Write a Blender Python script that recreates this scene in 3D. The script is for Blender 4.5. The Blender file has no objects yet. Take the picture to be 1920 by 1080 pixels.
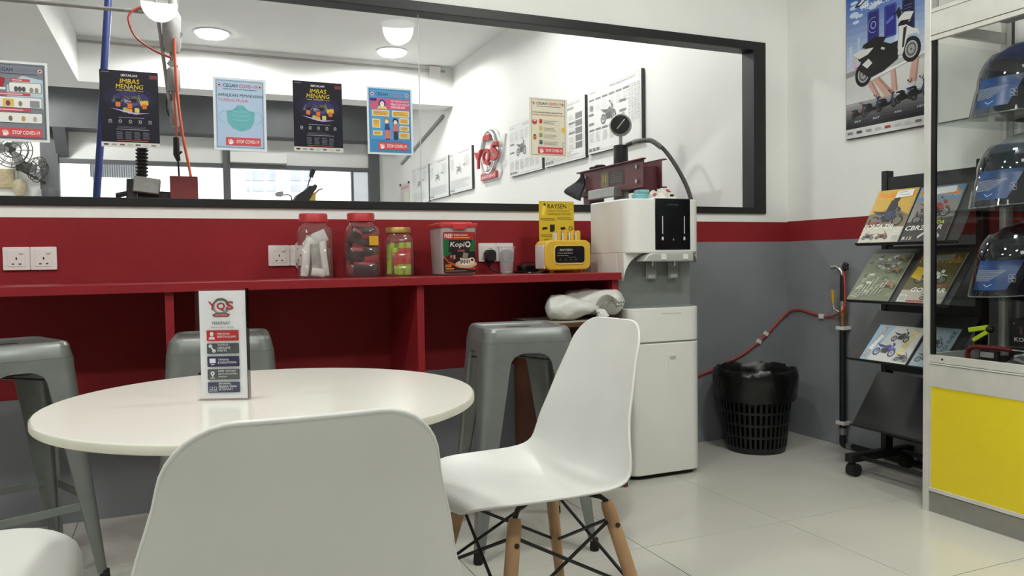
import bpy, bmesh, math, random
from mathutils import Vector, Matrix
random.seed(7)
SC = bpy.context.scene
COL = SC.collection
PI = math.pi

# ------------------------------------------------------------------ camera
F, YAW, PITCH, ROLL, CAMH = 1460.22, 0.404503, 0.036754, 0.0150414, 0.98
cyw, syw, cpt, spt = math.cos(YAW), math.sin(YAW), math.cos(PITCH), math.sin(PITCH)
FWD = Vector((syw*cpt, cyw*cpt, -spt))
RGT0 = Vector((cyw, -syw, 0)); DWN0 = FWD.cross(RGT0)
RGT = RGT0*math.cos(ROLL) + DWN0*math.sin(ROLL)
DWN = DWN0*math.cos(ROLL) - RGT0*math.sin(ROLL)
cam = bpy.data.cameras.new('camera'); camo = bpy.data.objects.new('camera', cam); COL.objects.link(camo)
mw = Matrix((( RGT.x, -DWN.x, -FWD.x, 0), (RGT.y, -DWN.y, -FWD.y, 0), (RGT.z, -DWN.z, -FWD.z, CAMH), (0, 0, 0, 1)))
camo.matrix_world = mw
cam.sensor_width = 36; cam.lens = F/1920*36; cam.clip_start = 0.02; cam.clip_end = 200
SC.camera = camo
def ray(u, v):
    return RGT*((u-960)/F) + DWN*((v-540)/F) + FWD
def PY(u, v, Y):                       # photo pixel -> point on the plane y = Y
    d = ray(u, v); t = Y/d.y; return Vector((d.x*t, Y, CAMH+d.z*t))
def PX(u, v, X):
    d = ray(u, v); t = X/d.x; return Vector((X, d.y*t, CAMH+d.z*t))
def PZ(u, v, Z):
    d = ray(u, v); t = (Z-CAMH)/d.z; return Vector((d.x*t, d.y*t, Z))

# ------------------------------------------------------------------ world, sun, exposure
w = bpy.data.worlds.new('world'); SC.world = w; w.use_nodes = True
bg = w.node_tree.nodes['Background']
bg.inputs[0].default_value = (0.93, 0.96, 1.0, 1); bg.inputs[1].default_value = 1.5
sun = bpy.data.lights.new('sun', 'SUN'); sun.energy = 4.0; sun.angle = 0.02
suno = bpy.data.objects.new('sun', sun); COL.objects.link(suno)
suno.rotation_euler = (math.radians(48), 0, math.radians(-18))
vs = SC.view_settings
vs.view_transform = 'Standard'; vs.look = 'None'; vs.gamma = 1.0; vs.use_curve_mapping = False
vs.exposure = 0.38
try: SC.cycles.transparent_max_bounces = 32
except Exception: pass
TUBE_W = 82.0      # watts of each round lamp in the front room
SHOP_W = 92.0      # watts of each round lamp in the workshop

# ------------------------------------------------------------------ materials
_mats = {}
def lin(c):
    return tuple(((x/255)/12.92 if x/255 <= 0.04045 else ((x/255+0.055)/1.055)**2.4) for x in c)
def mat(name, col, rough=0.5, metal=0.0, spec=0.5, noise=0.0, nscale=30, bump=0.0, bscale=60, emit=0, coat=0.0, alpha=None, var=None):
    if name in _mats: return _mats[name]
    m = bpy.data.materials.new(name); m.use_nodes = True
    nt = m.node_tree; b = nt.nodes['Principled BSDF']
    c = lin(col) if max(col) > 1.001 else col
    b.inputs['Base Color'].default_value = (*c, 1); b.inputs['Roughness'].default_value = rough
    b.inputs['Metallic'].default_value = metal; b.inputs['Specular IOR Level'].default_value = spec
    b.inputs['Coat Weight'].default_value = coat
    if noise or bump:
        tc = nt.nodes.new('ShaderNodeTexCoord')
    if noise:
        n = nt.nodes.new('ShaderNodeTexNoise'); n.inputs['Scale'].default_value = nscale; n.inputs['Detail'].default_value = 5
        nt.links.new(tc.outputs['Object'], n.inputs['Vector'])
        r = nt.nodes.new('ShaderNodeValToRGB')
        lo = tuple(max(0, x*(1-noise)) for x in c); hi = tuple(min(1, x*(1+noise)) for x in c)
        if var: lo = lin(var)
        r.color_ramp.elements[0].position = 0.3; r.color_ramp.elements[1].position = 0.7
        r.color_ramp.elements[0].color = (*lo, 1); r.color_ramp.elements[1].color = (*hi, 1)
        nt.links.new(n.outputs['Fac'], r.inputs['Fac']); nt.links.new(r.outputs['Color'], b.inputs['Base Color'])
    if bump:
        n2 = nt.nodes.new('ShaderNodeTexNoise'); n2.inputs['Scale'].default_value = bscale; n2.inputs['Detail'].default_value = 6
        nt.links.new(tc.outputs['Object'], n2.inputs['Vector'])
        bp = nt.nodes.new('ShaderNodeBump'); bp.inputs['Strength'].default_value = bump; bp.inputs['Distance'].default_value = 0.01
        nt.links.new(n2.outputs['Fac'], bp.inputs['Height']); nt.links.new(bp.outputs['Normal'], b.inputs['Normal'])
    if emit:
        b.inputs['Emission Color'].default_value = (*c, 1); b.inputs['Emission Strength'].default_value = emit
    if alpha is not None: b.inputs['Alpha'].default_value = alpha
    _mats[name] = m; return m
def glassy(name, tint=(1, 1, 1), rough=0.0, refl=1.0, body=0.0, bodycol=(1, 1, 1)):
    """thin clear sheet: see-through, fresnel gloss, optional milky body"""
    if name in _mats: return _mats[name]
    m = bpy.data.materials.new(name); m.use_nodes = True; nt = m.node_tree; nt.nodes.clear()
    o = nt.nodes.new('ShaderNodeOutputMaterial'); t = nt.nodes.new('ShaderNodeBsdfTransparent'); g = nt.nodes.new('ShaderNodeBsdfGlossy')
    t.inputs[0].default_value = (*tint, 1); g.inputs['Roughness'].default_value = rough
    lw = nt.nodes.new('ShaderNodeLayerWeight'); lw.inputs['Blend'].default_value = 0.5      # Schlick, the same from both faces
    pw_ = nt.nodes.new('ShaderNodeMath'); pw_.operation = 'POWER'; pw_.inputs[1].default_value = 5; nt.links.new(lw.outputs['Facing'], pw_.inputs[0])
    ma = nt.nodes.new('ShaderNodeMath'); ma.operation = 'MULTIPLY_ADD'; ma.inputs[1].default_value = 0.96; ma.inputs[2].default_value = 0.035; nt.links.new(pw_.outputs[0], ma.inputs[0])
    mu = nt.nodes.new('ShaderNodeMath'); mu.operation = 'MULTIPLY'; mu.inputs[1].default_value = refl; mu.use_clamp = True
    nt.links.new(ma.outputs[0], mu.inputs[0])
    mx = nt.nodes.new('ShaderNodeMixShader'); nt.links.new(mu.outputs[0], mx.inputs[0])
    last = t
    if body:
        d = nt.nodes.new('ShaderNodeBsdfDiffuse'); d.inputs[0].default_value = (*bodycol, 1)
        m2 = nt.nodes.new('ShaderNodeMixShader'); m2.inputs[0].default_value = body
        nt.links.new(t.outputs[0], m2.inputs[1]); nt.links.new(d.outputs[0], m2.inputs[2]); last = m2
    nt.links.new(last.outputs[0], mx.inputs[1]); nt.links.new(g.outputs[0], mx.inputs[2])
    nt.links.new(mx.outputs[0], o.inputs[0])
    _mats[name] = m; return m
def pm(col):                            # flat print ink
    return mat('ink_%02x%02x%02x' % tuple(int(x) for x in col), col, rough=0.45, spec=0.3)

WHITE = mat('wall_white_paint', (0.82, 0.82, 0.795), 0.85, spec=0.2, noise=0.03, nscale=3, bump=0.05, bscale=90)
WHITE2 = mat('workshop_white_paint', (0.80, 0.80, 0.785), 0.85, spec=0.2, noise=0.03, nscale=2, bump=0.06, bscale=60)
RED = mat('wall_red_paint', (0.255, 0.0175, 0.022), 0.6, spec=0.2, noise=0.08, nscale=4, bump=0.04, bscale=80)
GREY = mat('wall_grey_paint', (0.235, 0.243, 0.262), 0.75, spec=0.2, noise=0.05, nscale=5, bump=0.04, bscale=80)
CEIL = mat('ceiling_paint', (0.8, 0.8, 0.79), 0.9, noise=0.02, nscale=3)
GROUT = mat('grout', (0.16, 0.15, 0.135), 0.9, noise=0.1)
TILE = mat('floor_tile_glaze', (0.60, 0.588, 0.535), 0.16, spec=0.45, noise=0.035, nscale=2.5, bump=0.004, bscale=10)
BLACKF = mat('black_frame_paint', (12, 12, 14), 0.45, noise=0.1)
GLASS = glassy('window_glass', (0.985, 0.99, 0.985), refl=0.3)
CGLASS = glassy('cabinet_glass', (0.955, 0.965, 0.96), refl=0.5)
PLAST_W = mat('white_chair_plastic', (0.69, 0.692, 0.67), 0.38, noise=0.035, nscale=5)
TABLE_W = mat('table_laminate', (0.68, 0.672, 0.62), 0.16, noise=0.025, nscale=3)
TABLE_E = mat('table_edge_band', (0.66, 0.65, 0.55), 0.4, noise=0.06, nscale=12)
SILVER = mat('stool_silver_paint', (0.225, 0.24, 0.228), 0.32, metal=0.45, noise=0.05, nscale=20)
BLACKM = mat('black_metal', (14, 14, 15), 0.45, noise=0.1)
RUBBER = mat('black_rubber', (20, 20, 20), 0.8, noise=0.1)
WOOD = mat('beech_wood', (0.42, 0.25, 0.125), 0.5, noise=0.22, nscale=9, bump=0.03)
REDLAM = mat('counter_red_laminate', (0.26, 0.017, 0.023), 0.42, spec=0.25, noise=0.05, nscale=6)
SOCKW = mat('socket_white_plastic', (0.74, 0.70, 0.68), 0.4, noise=0.02)
DARK = mat('dark_hole', (8, 8, 8), 0.8, noise=0.05)
DISPW = mat('dispenser_white', (0.78, 0.775, 0.745), 0.35, noise=0.015, nscale=5)
DISPG = mat('dispenser_alcove_grey', (0.21, 0.225, 0.215), 0.45, noise=0.04)
DISPS = mat('dispenser_silver', (0.52, 0.52, 0.50), 0.4, metal=0.25, noise=0.03)
GLOSSB = mat('gloss_black', (6, 6, 12), 0.2, noise=0.05)
ALU = mat('aluminium', (0.68, 0.67, 0.63), 0.42, metal=0.25, noise=0.06, nscale=14, bump=0.01)
YELLOWP = mat('yellow_panel', (0.78, 0.62, 0.016), 0.45, noise=0.012, nscale=25)
CHROME = mat('chrome', (0.6, 0.6, 0.6), 0.22, metal=1.0, noise=0.03)
STEEL = mat('steel', (0.33, 0.33, 0.32), 0.4, metal=0.7, noise=0.1)
PIPEGREY = mat('pipe_grey', (0.33, 0.32, 0.30), 0.6, noise=0.1)
HOSE_R = mat('red_hose', (170, 62, 50), 0.5, noise=0.06)
HOSE_O = mat('orange_hose', (225, 105, 70), 0.5, noise=0.06)

# ------------------------------------------------------------------ mesh builder
class MB:
    def __init__(s): s.v = []; s.f = []; s.m = []; s.mi = 0
    def add(s, vs, fs):
        o = len(s.v); s.v += [tuple(x) for x in vs]
        for f in fs: s.f.append(tuple(i+o for i in f)); s.m.append(s.mi)
        return s
    def box(s, x0, x1, y0, y1, z0, z1):
        return s.add([(x0,y0,z0),(x1,y0,z0),(x1,y1,z0),(x0,y1,z0),(x0,y0,z1),(x1,y0,z1),(x1,y1,z1),(x0,y1,z1)],
                     [(3,2,1,0),(4,5,6,7),(0,1,5,4),(1,2,6,5),(2,3,7,6),(3,0,4,7)])
    def obox(s, c, size, M=None):
        c = Vector(c); h = Vector(size)/2; M = M or Matrix.Identity(3); vs = []
        for z in (-1, 1):
            for x, y in ((-1,-1),(1,-1),(1,1),(-1,1)): vs.append(c + M @ Vector((x*h.x, y*h.y, z*h.z)))
        return s.add(vs, [(3,2,1,0),(4,5,6,7),(0,1,5,4),(1,2,6,5),(2,3,7,6),(3,0,4,7)])
    def bar(s, a, b, wd, th, up=(0,0,1)):
        a, b = Vector(a), Vector(b); d = (b-a); L = d.length; d.normalize(); up = Vector(up)
        x = d.cross(up)
        if x.length < 1e-4: x = d.cross(Vector((1,0,0)))
        x.normalize(); y = x.cross(d)
        M = Matrix((x, d, y)).transposed()
        return s.obox((a+b)/2, (wd, L, th), M)
    def cyl(s, a, b, r0, r1=None, n=16, cap=True):
        r1 = r0 if r1 is None else r1
        return s.tube([a, b], [r0, r1], n, cap)
    def tube(s, pts, r, n=8, cap=True, closed=False):
        pts = [Vector(p) for p in pts]; N = len(pts); rs = r if isinstance(r, (list, tuple)) else [r]*N
        o = len(s.v); prev = None
        for i, p in enumerate(pts):
            if closed: d = pts[(i+1) % N]-pts[i-1]
            else: d = pts[min(i+1, N-1)]-pts[max(i-1, 0)]
            if d.length < 1e-9: d = Vector((0,0,1))
            d.normalize()
            if prev is None:
                x = d.cross(Vector((0,0,1)))
                if x.length < 1e-3: x = d.cross(Vector((0,1,0)))
            else:
                x = prev - d*prev.dot(d)
                if x.length < 1e-6: x = d.cross(Vector((0.3,1,0.2)))
            x.normalize(); prev = x; y = d.cross(x)
            for k in range(n):
                a = 2*PI*k/n; s.v.append(tuple(p + (x*math.cos(a)+y*math.sin(a))*rs[i]))
        for i in range(N if closed else N-1):
            j = (i+1) % N
            for k in range(n):
                k2 = (k+1) % n
                s.f.append((o+i*n+k, o+i*n+k2, o+j*n+k2, o+j*n+k)); s.m.append(s.mi)
        if cap and not closed:
            s.f.append(tuple(o+k for k in range(n))[::-1]); s.m.append(s.mi)
            s.f.append(tuple(o+(N-1)*n+k for k in range(n))); s.m.append(s.mi)
        return s
    def lathe(s, prof, n=24, c=(0,0,0), M=None, sq=0):
        c = Vector(c); o = len(s.v); N = len(prof)
        for r, z in prof:
            for k in range(n):
                a = 2*PI*k/n; q = 1.0
                if sq:
                    ca, sa = abs(math.cos(a)), abs(math.sin(a)); q = (ca**sq+sa**sq)**(-1/sq)
                p = Vector((r*q*math.cos(a), r*q*math.sin(a), z))
                if M is not None: p = M @ p
                s.v.append(tuple(c+p))
        for i in range(N-1):
            for k in range(n):
                k2 = (k+1) % n
                s.f.append((o+i*n+k, o+i*n+k2, o+(i+1)*n+k2, o+(i+1)*n+k)); s.m.append(s.mi)
        if prof[0][0] > 1e-6: s.f.append(tuple(o+k for k in range(n))[::-1]); s.m.append(s.mi)
        if prof[-1][0] > 1e-6: s.f.append(tuple(o+(N-1)*n+k for k in range(n))); s.m.append(s.mi)
        return s
    def shell(s, prof, n=24, c=(0,0,0), sq=0):    # open lathe without caps
        m = len(s.f); s.lathe(prof, n, c, None, sq)
        cut = [i for i in range(m, len(s.f)) if len(s.f[i]) == n and n > 4]
        for i in reversed(cut): del s.f[i]; del s.m[i]
        return s
    def prism(s, poly, h0, h1, fr=None):
        """extrude a 2d polygon; fr(u,v,h) -> point (default x,y,z)"""
        fr = fr or (lambda u, v, h: (u, v, h)); n = len(poly)
        vs = [fr(u, v, h0) for u, v in poly]+[fr(u, v, h1) for u, v in poly]
        fs = [tuple(range(n))[::-1], tuple(range(n, 2*n))]+[(i, (i+1) % n, n+(i+1) % n, n+i) for i in range(n)]
        return s.add(vs, fs)
    def ball(s, c, r, n=16, M=None):
        r = (r, r, r) if not isinstance(r, (tuple, list)) else r
        c = Vector(c); o = len(s.v); R = n//2
        for i in range(R+1):
            t = PI*i/R
            for k in range(n):
                a = 2*PI*k/n; p = Vector((r[0]*math.sin(t)*math.cos(a), r[1]*math.sin(t)*math.sin(a), r[2]*math.cos(t)))
                if M is not None: p = M @ p
                s.v.append(tuple(c+p))
        for i in range(R):
            for k in range(n):
                k2 = (k+1) % n
                s.f.append((o+i*n+k, o+(i+1)*n+k, o+(i+1)*n+k2, o+i*n+k2)); s.m.append(s.mi)
        return s
    def grid(s, rows):
        o = len(s.v); R = len(rows); C = len(rows[0])
        for r in rows: s.v += [tuple(p) for p in r]
        for i in range(R-1):
            for j in range(C-1):
                s.f.append((o+i*C+j, o+i*C+j+1, o+(i+1)*C+j+1, o+(i+1)*C+j)); s.m.append(s.mi)
        return s
    def build(s, name, mats, parent=None, bev=0, smooth=True, ang=35, local=False, solid=0, sub=0, off=-1):
        me = bpy.data.meshes.new(name)
        vs = s.v
        if parent is not None and not local:

            I = local_inv(parent)
            vs = [tuple(I @ Vector(p)) for p in s.v]
        me.from_pydata(vs, [], s.f)
        ms = mats if isinstance(mats, (list, tuple)) else [mats]
        for m in ms: me.materials.append(m)
        if len(ms) > 1: me.polygons.foreach_set('material_index', s.m)
        me.validate(); me.update()
        bm = bmesh.new(); bm.from_mesh(me); bmesh.ops.remove_doubles(bm, verts=bm.verts, dist=1e-6)
        bmesh.ops.recalc_face_normals(bm, faces=bm.faces); bm.to_mesh(me); bm.free()
        if smooth:
            me.shade_smooth(); me.set_sharp_from_angle(angle=math.radians(ang))
        o = bpy.data.objects.new(name, me); COL.objects.link(o)
        if parent is not None: o.parent = parent
        if solid:
            md = o.modifiers.new('solid', 'SOLIDIFY'); md.thickness = solid; md.offset = off
            es = o.modifiers.new('split', 'EDGE_SPLIT'); es.split_angle = math.radians(max(ang, 30)); es.use_edge_sharp = False
        if bev:
            md = o.modifiers.new('bevel', 'BEVEL'); md.width = bev; md.segments = 2; md.limit_method = 'ANGLE'; md.angle_limit = math.radians(40)
        if sub:
            md = o.modifiers.new('sub', 'SUBSURF'); md.levels = sub; md.render_levels = sub
        return o
def local_inv(o):
    M = Matrix.Identity(4); p = o
    while p is not None:
        M = Matrix.LocRotScale(p.location, p.rotation_euler, p.scale) @ M; p = p.parent
    return M.inverted()
def tag(o, label, cat, group=None, kind=None):
    o['label'] = label; o['category'] = cat
    if group: o['group'] = group
    if kind: o['kind'] = kind
    return o
def thing(name, label, cat, loc=(0,0,0), rz=0, group=None):
    o = bpy.data.objects.new(name, None); COL.objects.link(o); o.empty_display_size = 0.05
    o.location = loc; o.rotation_euler = (0, 0, rz)
    return tag(o, label, cat, group)
def copy_tree(o, parent=None):
    c = o.copy(); COL.objects.link(c); c.parent = parent
    for ch in list(o.children): copy_tree(ch, c)
    return c
def struct(name, mb, mats, parent=None, **k):
    o = mb.build(name, mats, parent, **k)
    if parent is None: o['kind'] = 'structure'
    return o
def circ(cx, cy, rx, ry=None, n=24, a0=0, a1=2*PI):
    ry = rx if ry is None else ry
    full = abs(a1-a0-2*PI) < 1e-6; m = n if full else n+1
    return [(cx+rx*math.cos(a0+(a1-a0)*i/n), cy+ry*math.sin(a0+(a1-a0)*i/n)) for i in range(m)]
def rrect(x0, y0, x1, y1, r, n=5):
    p = []
    for cx, cy, a in ((x1-r, y0+r, -PI/2), (x1-r, y1-r, 0), (x0+r, y1-r, PI/2), (x0+r, y0+r, PI)):
        p += [(cx+r*math.cos(a+PI/2*i/n), cy+r*math.sin(a+PI/2*i/n)) for i in range(n+1)]
    return p
def smoothpath(pts, k=6):
    """Catmull-Rom through 3d points"""
    P = [Vector(p) for p in pts]; P = [P[0]*2-P[1]]+P+[P[-1]*2-P[-2]]; out = []
    for i in range(1, len(P)-2):
        for j in range(k):
            t = j/k; a, b, c, d = P[i-1:i+3]
            out.append(0.5*((2*b)+(c-a)*t+(2*a-5*b+4*c-d)*t*t+(3*b-a-3*c+d)*t**3))
    out.append(P[-2]); return out

# ------------------------------------------------------------------ flat print helper
_txt = {}
def glyphs(body, bold=0.0):
    key = (body, bold)
    if key not in _txt:
        cu = bpy.data.curves.new('t', 'FONT'); cu.body = body; cu.size = 1.0; cu.offset = bold; cu.resolution_u = 2
        ob = bpy.data.objects.new('t', cu); COL.objects.link(ob)
        dg = bpy.context.evaluated_depsgraph_get()
        me = bpy.data.meshes.new_from_object(ob.evaluated_get(dg))
        vs = [(v.co.x, v.co.y) for v in me.vertices]; fs = [tuple(p.vertices) for p in me.polygons]
        bpy.data.objects.remove(ob); bpy.data.curves.remove(cu); bpy.data.meshes.remove(me)
        _txt[key] = (vs, fs)
    return _txt[key]
class Print:
    """2d drawing on a plane: origin O (bottom left), axes U (right), V (up); drawing units W x H over size w x h metres"""
    def __init__(s, O, U, V, w, h, W=100, H=141, dz=0.00016):
        s.O = Vector(O); s.U = Vector(U).normalized(); s.V = Vector(V).normalized(); s.N = s.U.cross(s.V)
        s.sx = w/W; s.sy = h/H; s.W = W; s.H = H; s.dz = dz; s.z = 0; s.vs = []; s.fs = []; s.ms = []; s.mats = []
    def pt(s, u, v): return tuple(s.O+s.U*(u*s.sx)+s.V*(v*s.sy)+s.N*(s.dz*(1+s.z)))
    def col(s, c):
        m = pm(c)
        if m not in s.mats: s.mats.append(m)
        return s.mats.index(m)
    def poly(s, pts, c):
        s.z += 0.04; o = len(s.vs); s.vs += [s.pt(*p) for p in pts]; s.fs.append(tuple(range(o, o+len(pts)))); s.ms.append(s.col(c)); return s
    def rect(s, x0, y0, x1, y1, c, r=0): return s.poly(rrect(x0, y0, x1, y1, r, 3) if r else [(x0,y0),(x1,y0),(x1,y1),(x0,y1)], c)
    def disc(s, x, y, r, c, ry=None, n=18): return s.poly(circ(x, y, r, ry, n), c)
    def ring(s, x, y, r0, r1, c, n=22, a0=0, a1=2*PI, asp=1):
        s.z += 0.04; o = len(s.vs); ci = s.col(c)
        for i in range(n+1):
            a = a0+(a1-a0)*i/n
            s.vs += [s.pt(x+r0*math.cos(a), y+r0*asp*math.sin(a)), s.pt(x+r1*math.cos(a), y+r1*asp*math.sin(a))]
        for i in range(n): s.fs.append((o+2*i, o+2*i+1, o+2*i+3, o+2*i+2)); s.ms.append(ci)
        return s
    def line(s, x0, y0, x1, y1, t, c):
        dx, dy = x1-x0, y1-y0; L = math.hypot(dx, dy) or 1; nx, ny = -dy/L*t/2, dx/L*t/2
        return s.poly([(x0+nx,y0+ny),(x0-nx,y0-ny),(x1-nx,y1-ny),(x1+nx,y1+ny)], c)
    def frame(s, x0, y0, x1, y1, t, c):
        s.rect(x0,y0,x1,y0+t,c); s.rect(x0,y1-t,x1,y1,c); s.rect(x0,y0,x0+t,y1,c); s.rect(x1-t,y0,x1,y1,c); return s
    def text(s, body, x, y, w, h, c, bold=0.025, shear=0, rot=0):
        vs, fs = glyphs(body, 0.0 if ('M' in body or 'W' in body) else min(bold, 0.014))
        if not vs: return s
        x0 = min(p[0] for p in vs); x1 = max(p[0] for p in vs); y0 = min(p[1] for p in vs); y1 = max(p[1] for p in vs)
        s.z += 0.04; o = len(s.vs); ci = s.col(c); cr, sr = math.cos(rot), math.sin(rot)
        for px, py in vs:
            a = (px-x0)/(x1-x0)*w; b = (py-y0)/(y1-y0)*h; a += shear*b
            s.vs.append(s.pt(x+a*cr-b*sr, y+a*sr+b*cr))
        for f in fs: s.fs.append(tuple(i+o for i in f)); s.ms.append(ci)
        return s
    def lines(s, x, y, w, n, gap, t, c, jag=0.3):       # lines of unreadably small writing
        for i in range(n):
            ww = w*(1-random.random()*jag); s.rect(x, y-i*gap-t, x+ww, y-i*gap, c)
        return s
    def up(s, k=1): s.z += k; return s
    def hand(s, x, y, k, c):
        s.poly([(x-.3*k,y),(x+.25*k,y),(x+.36*k,y+.5*k),(x-.36*k,y+.5*k)], c)
        for i, (dx, l, a) in enumerate(((-.3,.5,-.12),(-.1,.62,-.03),(.1,.6,.06),(.29,.46,.16))):
            s.line(x+dx*k, y+.45*k, x+(dx+a)*k, y+(.45+l)*k, .15*k, c)
        s.line(x+.2*k, y+.1*k, x+.62*k, y+.5*k, .17*k, c) if k > 0 else None
        return s
    def moto(s, x, y, k, body, dark=(40,40,42), mid=(120,120,120), flip=1, scooter=False):
        """side view of a motorcycle, wheelbase 1.3 k, standing on y"""
        X = lambda a: x+a*k*flip
        P = lambda pts, c: s.poly([(X(a), y+b*k) for a, b in (pts if flip > 0 else pts[::-1])], c)
        R = 0.3 if not scooter else 0.25
        for cx in (-.62, .66):
            s.ring(X(cx), y+R*k, (R-.09)*k, R*k, dark); s.ring(X(cx), y+R*k, .03*k, .1*k, mid); s.ring(X(cx), y+R*k, (R-.12)*k, (R-.09)*k, mid)
        s.up()
        if scooter:
            P([(-.75,.3),(-.2,.2),(.3,.22),(.42,.34),(.62,.85),(.5,.9),(.3,.45),(.1,.42),(-.1,.62),(-.6,.6)], dark)
            P([(.35,.38),(.55,.3),(.86,.5),(.72,.66),(.6,.62),(.66,.95),(.5,1.0)], body)
            P([(-.95,.72),(-.8,.58),(-.5,.54),(-.45,.66),(-.78,.76)], body); P([(-.8,.66),(-.1,.6),(-.02,.68),(-.3,.78),(-.75,.74)], dark)
            P([(.4,.95),(.68,.92),(.84,1.08),(.6,1.14),(.45,1.08)], body); P([(.42,1.08),(.5,1.32),(.46,1.34),(.36,1.1)], dark)
            P([(-.7,.3),(-.75,.18),(-.1,.16),(-.05,.3)], dark)
        else:
            P([(-.35,.26),(.25,.22),(.36,.5),(.2,.66),(-.3,.6)], dark)
            P([(-.18,.6),(.34,.6),(.46,.78),(.2,.92),(-.12,.8)], body); P([(-.95,.92),(-.6,.72),(-.15,.68),(-.12,.8),(-.5,.86)], dark)
            P([(-.9,.94),(-.62,.7),(-.3,.62),(-.25,.7),(-.6,.84)], body)
            P([(.3,.36),(.5,.42),(.5,.7),(.34,.6)], body)
            P([(.62,.32),(.7,.3),(.48,.98),(.4,.98)], mid); P([(.4,.86),(.6,.78),(.62,.98),(.44,1.08)], body)
            P([(.3,1.02),(.34,1.0),(.5,1.06),(.46,1.1)], dark)
            P([(-.85,.42),(-.2,.24),(-.18,.32),(-.85,.54)], mid); P([(-.66,.3),(-.2,.36),(-.2,.42),(-.64,.36)], mid)
            P([(.46,.66),(.86,.58),(.9,.62),(.6,.72)], body)
        s.line(X(.36), y+1.1*k, X(.2), y+1.22*k, .03*k, dark); s.disc(X(.2), y+1.26*k, .07*k, dark, .05*k, 10)
        s.up(); return s
    def build(s, name, parent):
        me = bpy.data.meshes.new(name); I = local_inv(parent)
        me.from_pydata([tuple(I @ Vector(p)) for p in s.vs], [], s.fs)
        for m in s.mats: me.materials.append(m)
        me.polygons.foreach_set('material_index', s.ms); me.update()
        o = bpy.data.objects.new(name, me); COL.objects.link(o); o.parent = parent
        return o

# ================================================================== THE SETTING
BW, RW, LW, FW = 3.37, 3.107, -3.2, -3.8      # back, right, left, front wall planes of the front room
CZ, WCZ, WY = 3.2, 3.29, 11.7                 # ceilings; far wall of the workshop
mb = MB().box(LW, RW, FW, BW, -0.08, -0.003)
floor = struct('floor', mb, GROUT)
T = 0.6; GAP = 0.0025
tme = {}
nx0 = int(math.floor((LW-2.021)/T)); ny0 = int(math.floor((FW-2.221)/T))
for i in range(nx0, 2):
    for j in range(ny0, 2):
        x0, x1 = max(2.021+i*T, LW)+GAP/2, min(2.021+(i+1)*T, RW)-GAP/2
        y0, y1 = max(2.221+j*T, FW)+GAP/2, min(2.221+(j+1)*T, BW)-GAP/2
        if x1-x0 < 0.02 or y1-y0 < 0.02: continue
        key = (round(x1-x0, 3), round(y1-y0, 3))
        if key not in tme:
            t = MB().box(0, key[0], 0, key[1], -0.01, 0).build('tile', TILE, floor, bev=0.0008, local=True)
            tme[key] = t
        else:
            t = tme[key].copy(); COL.objects.link(t); t.parent = floor
        t.location = (x0, y0, 0)
# back wall with the window opening, painted in bands
WX0, WX1, WZ0, WZ1 = -2.2, 2.949, 1.207, 2.127
xs = [LW, WX0, 1.745, WX1, RW]; zs = [-0.1, 0.485, 1.056, 1.163, WZ0, WZ1, CZ]
mb = MB()
for a in range(4):
    for b in range(6):
        if 1 <= a <= 2 and b == 4: continue
        mb.mi = 2 if b == 0 else (1 if (b == 2 or (b == 1 and a < 2)) else (2 if b == 1 else 0))
        mb.box(xs[a], xs[a+1], BW, BW+0.1, zs[b], zs[b+1])
struct('wall_back', mb, [WHITE, RED, GREY], smooth=False)
mb = MB()
for mi, z0, z1 in ((2, -0.1, 1.056), (1, 1.056, 1.166), (0, 1.166, CZ)):
    mb.mi = mi; mb.box(RW, RW+0.1, FW, BW, z0, z1)
mb.mi = 3; mb.box(RW, RW+0.1, BW, WY+0.1, -0.1, WCZ+0.1)
struct('wall_right', mb, [WHITE, RED, GREY, WHITE2], smooth=False)
struct('wall_left', MB().box(LW-0.1, LW, FW, BW, -0.1, CZ), mat('wall_left_grey', (0.42, 0.42, 0.41), 0.8, noise=0.05), smooth=False)
struct('wall_front', MB().box(LW-0.1, RW+0.1, FW-0.1, FW, -0.1, CZ), mat('shopfront_dark', (0.10, 0.10, 0.105), 0.4, noise=0.1), smooth=False)
struct('ceiling', MB().box(LW-0.1, RW+0.1, FW-0.1, BW+0.1, CZ, CZ+0.1), CEIL, smooth=False)
# window: black frame profile and two panes meeting in a clear joint
win = MB(); fw = 0.045
for z0, z1 in ((WZ0, WZ0+0.034), (WZ1-fw, WZ1)): win.box(WX0, WX1, BW-0.012, BW+0.085, z0, z1)
for x0, x1 in ((WX0, WX0+0.08), (WX1-0.082, WX1)): win.box(x0, x1, BW-0.0118, BW+0.0848, WZ0+0.001, WZ1-0.001)
window = struct('window_1', win, BLACKF, bev=0.002)
for k, (x0, x1) in enumerate(((WX0+0.07, 1.019), (1.0215, WX1-0.075))):
    MB().box(x0, x1, 3.404, 3.410, WZ0+0.03, WZ1-0.04).build('pane', GLASS, window, smooth=False)
MB().box(1.019, 1.0215, 3.403, 3.411, WZ0+0.034, WZ1-0.045).build('joint', mat('silicone', (205, 205, 200), 0.5, noise=0.02), window)

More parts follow.
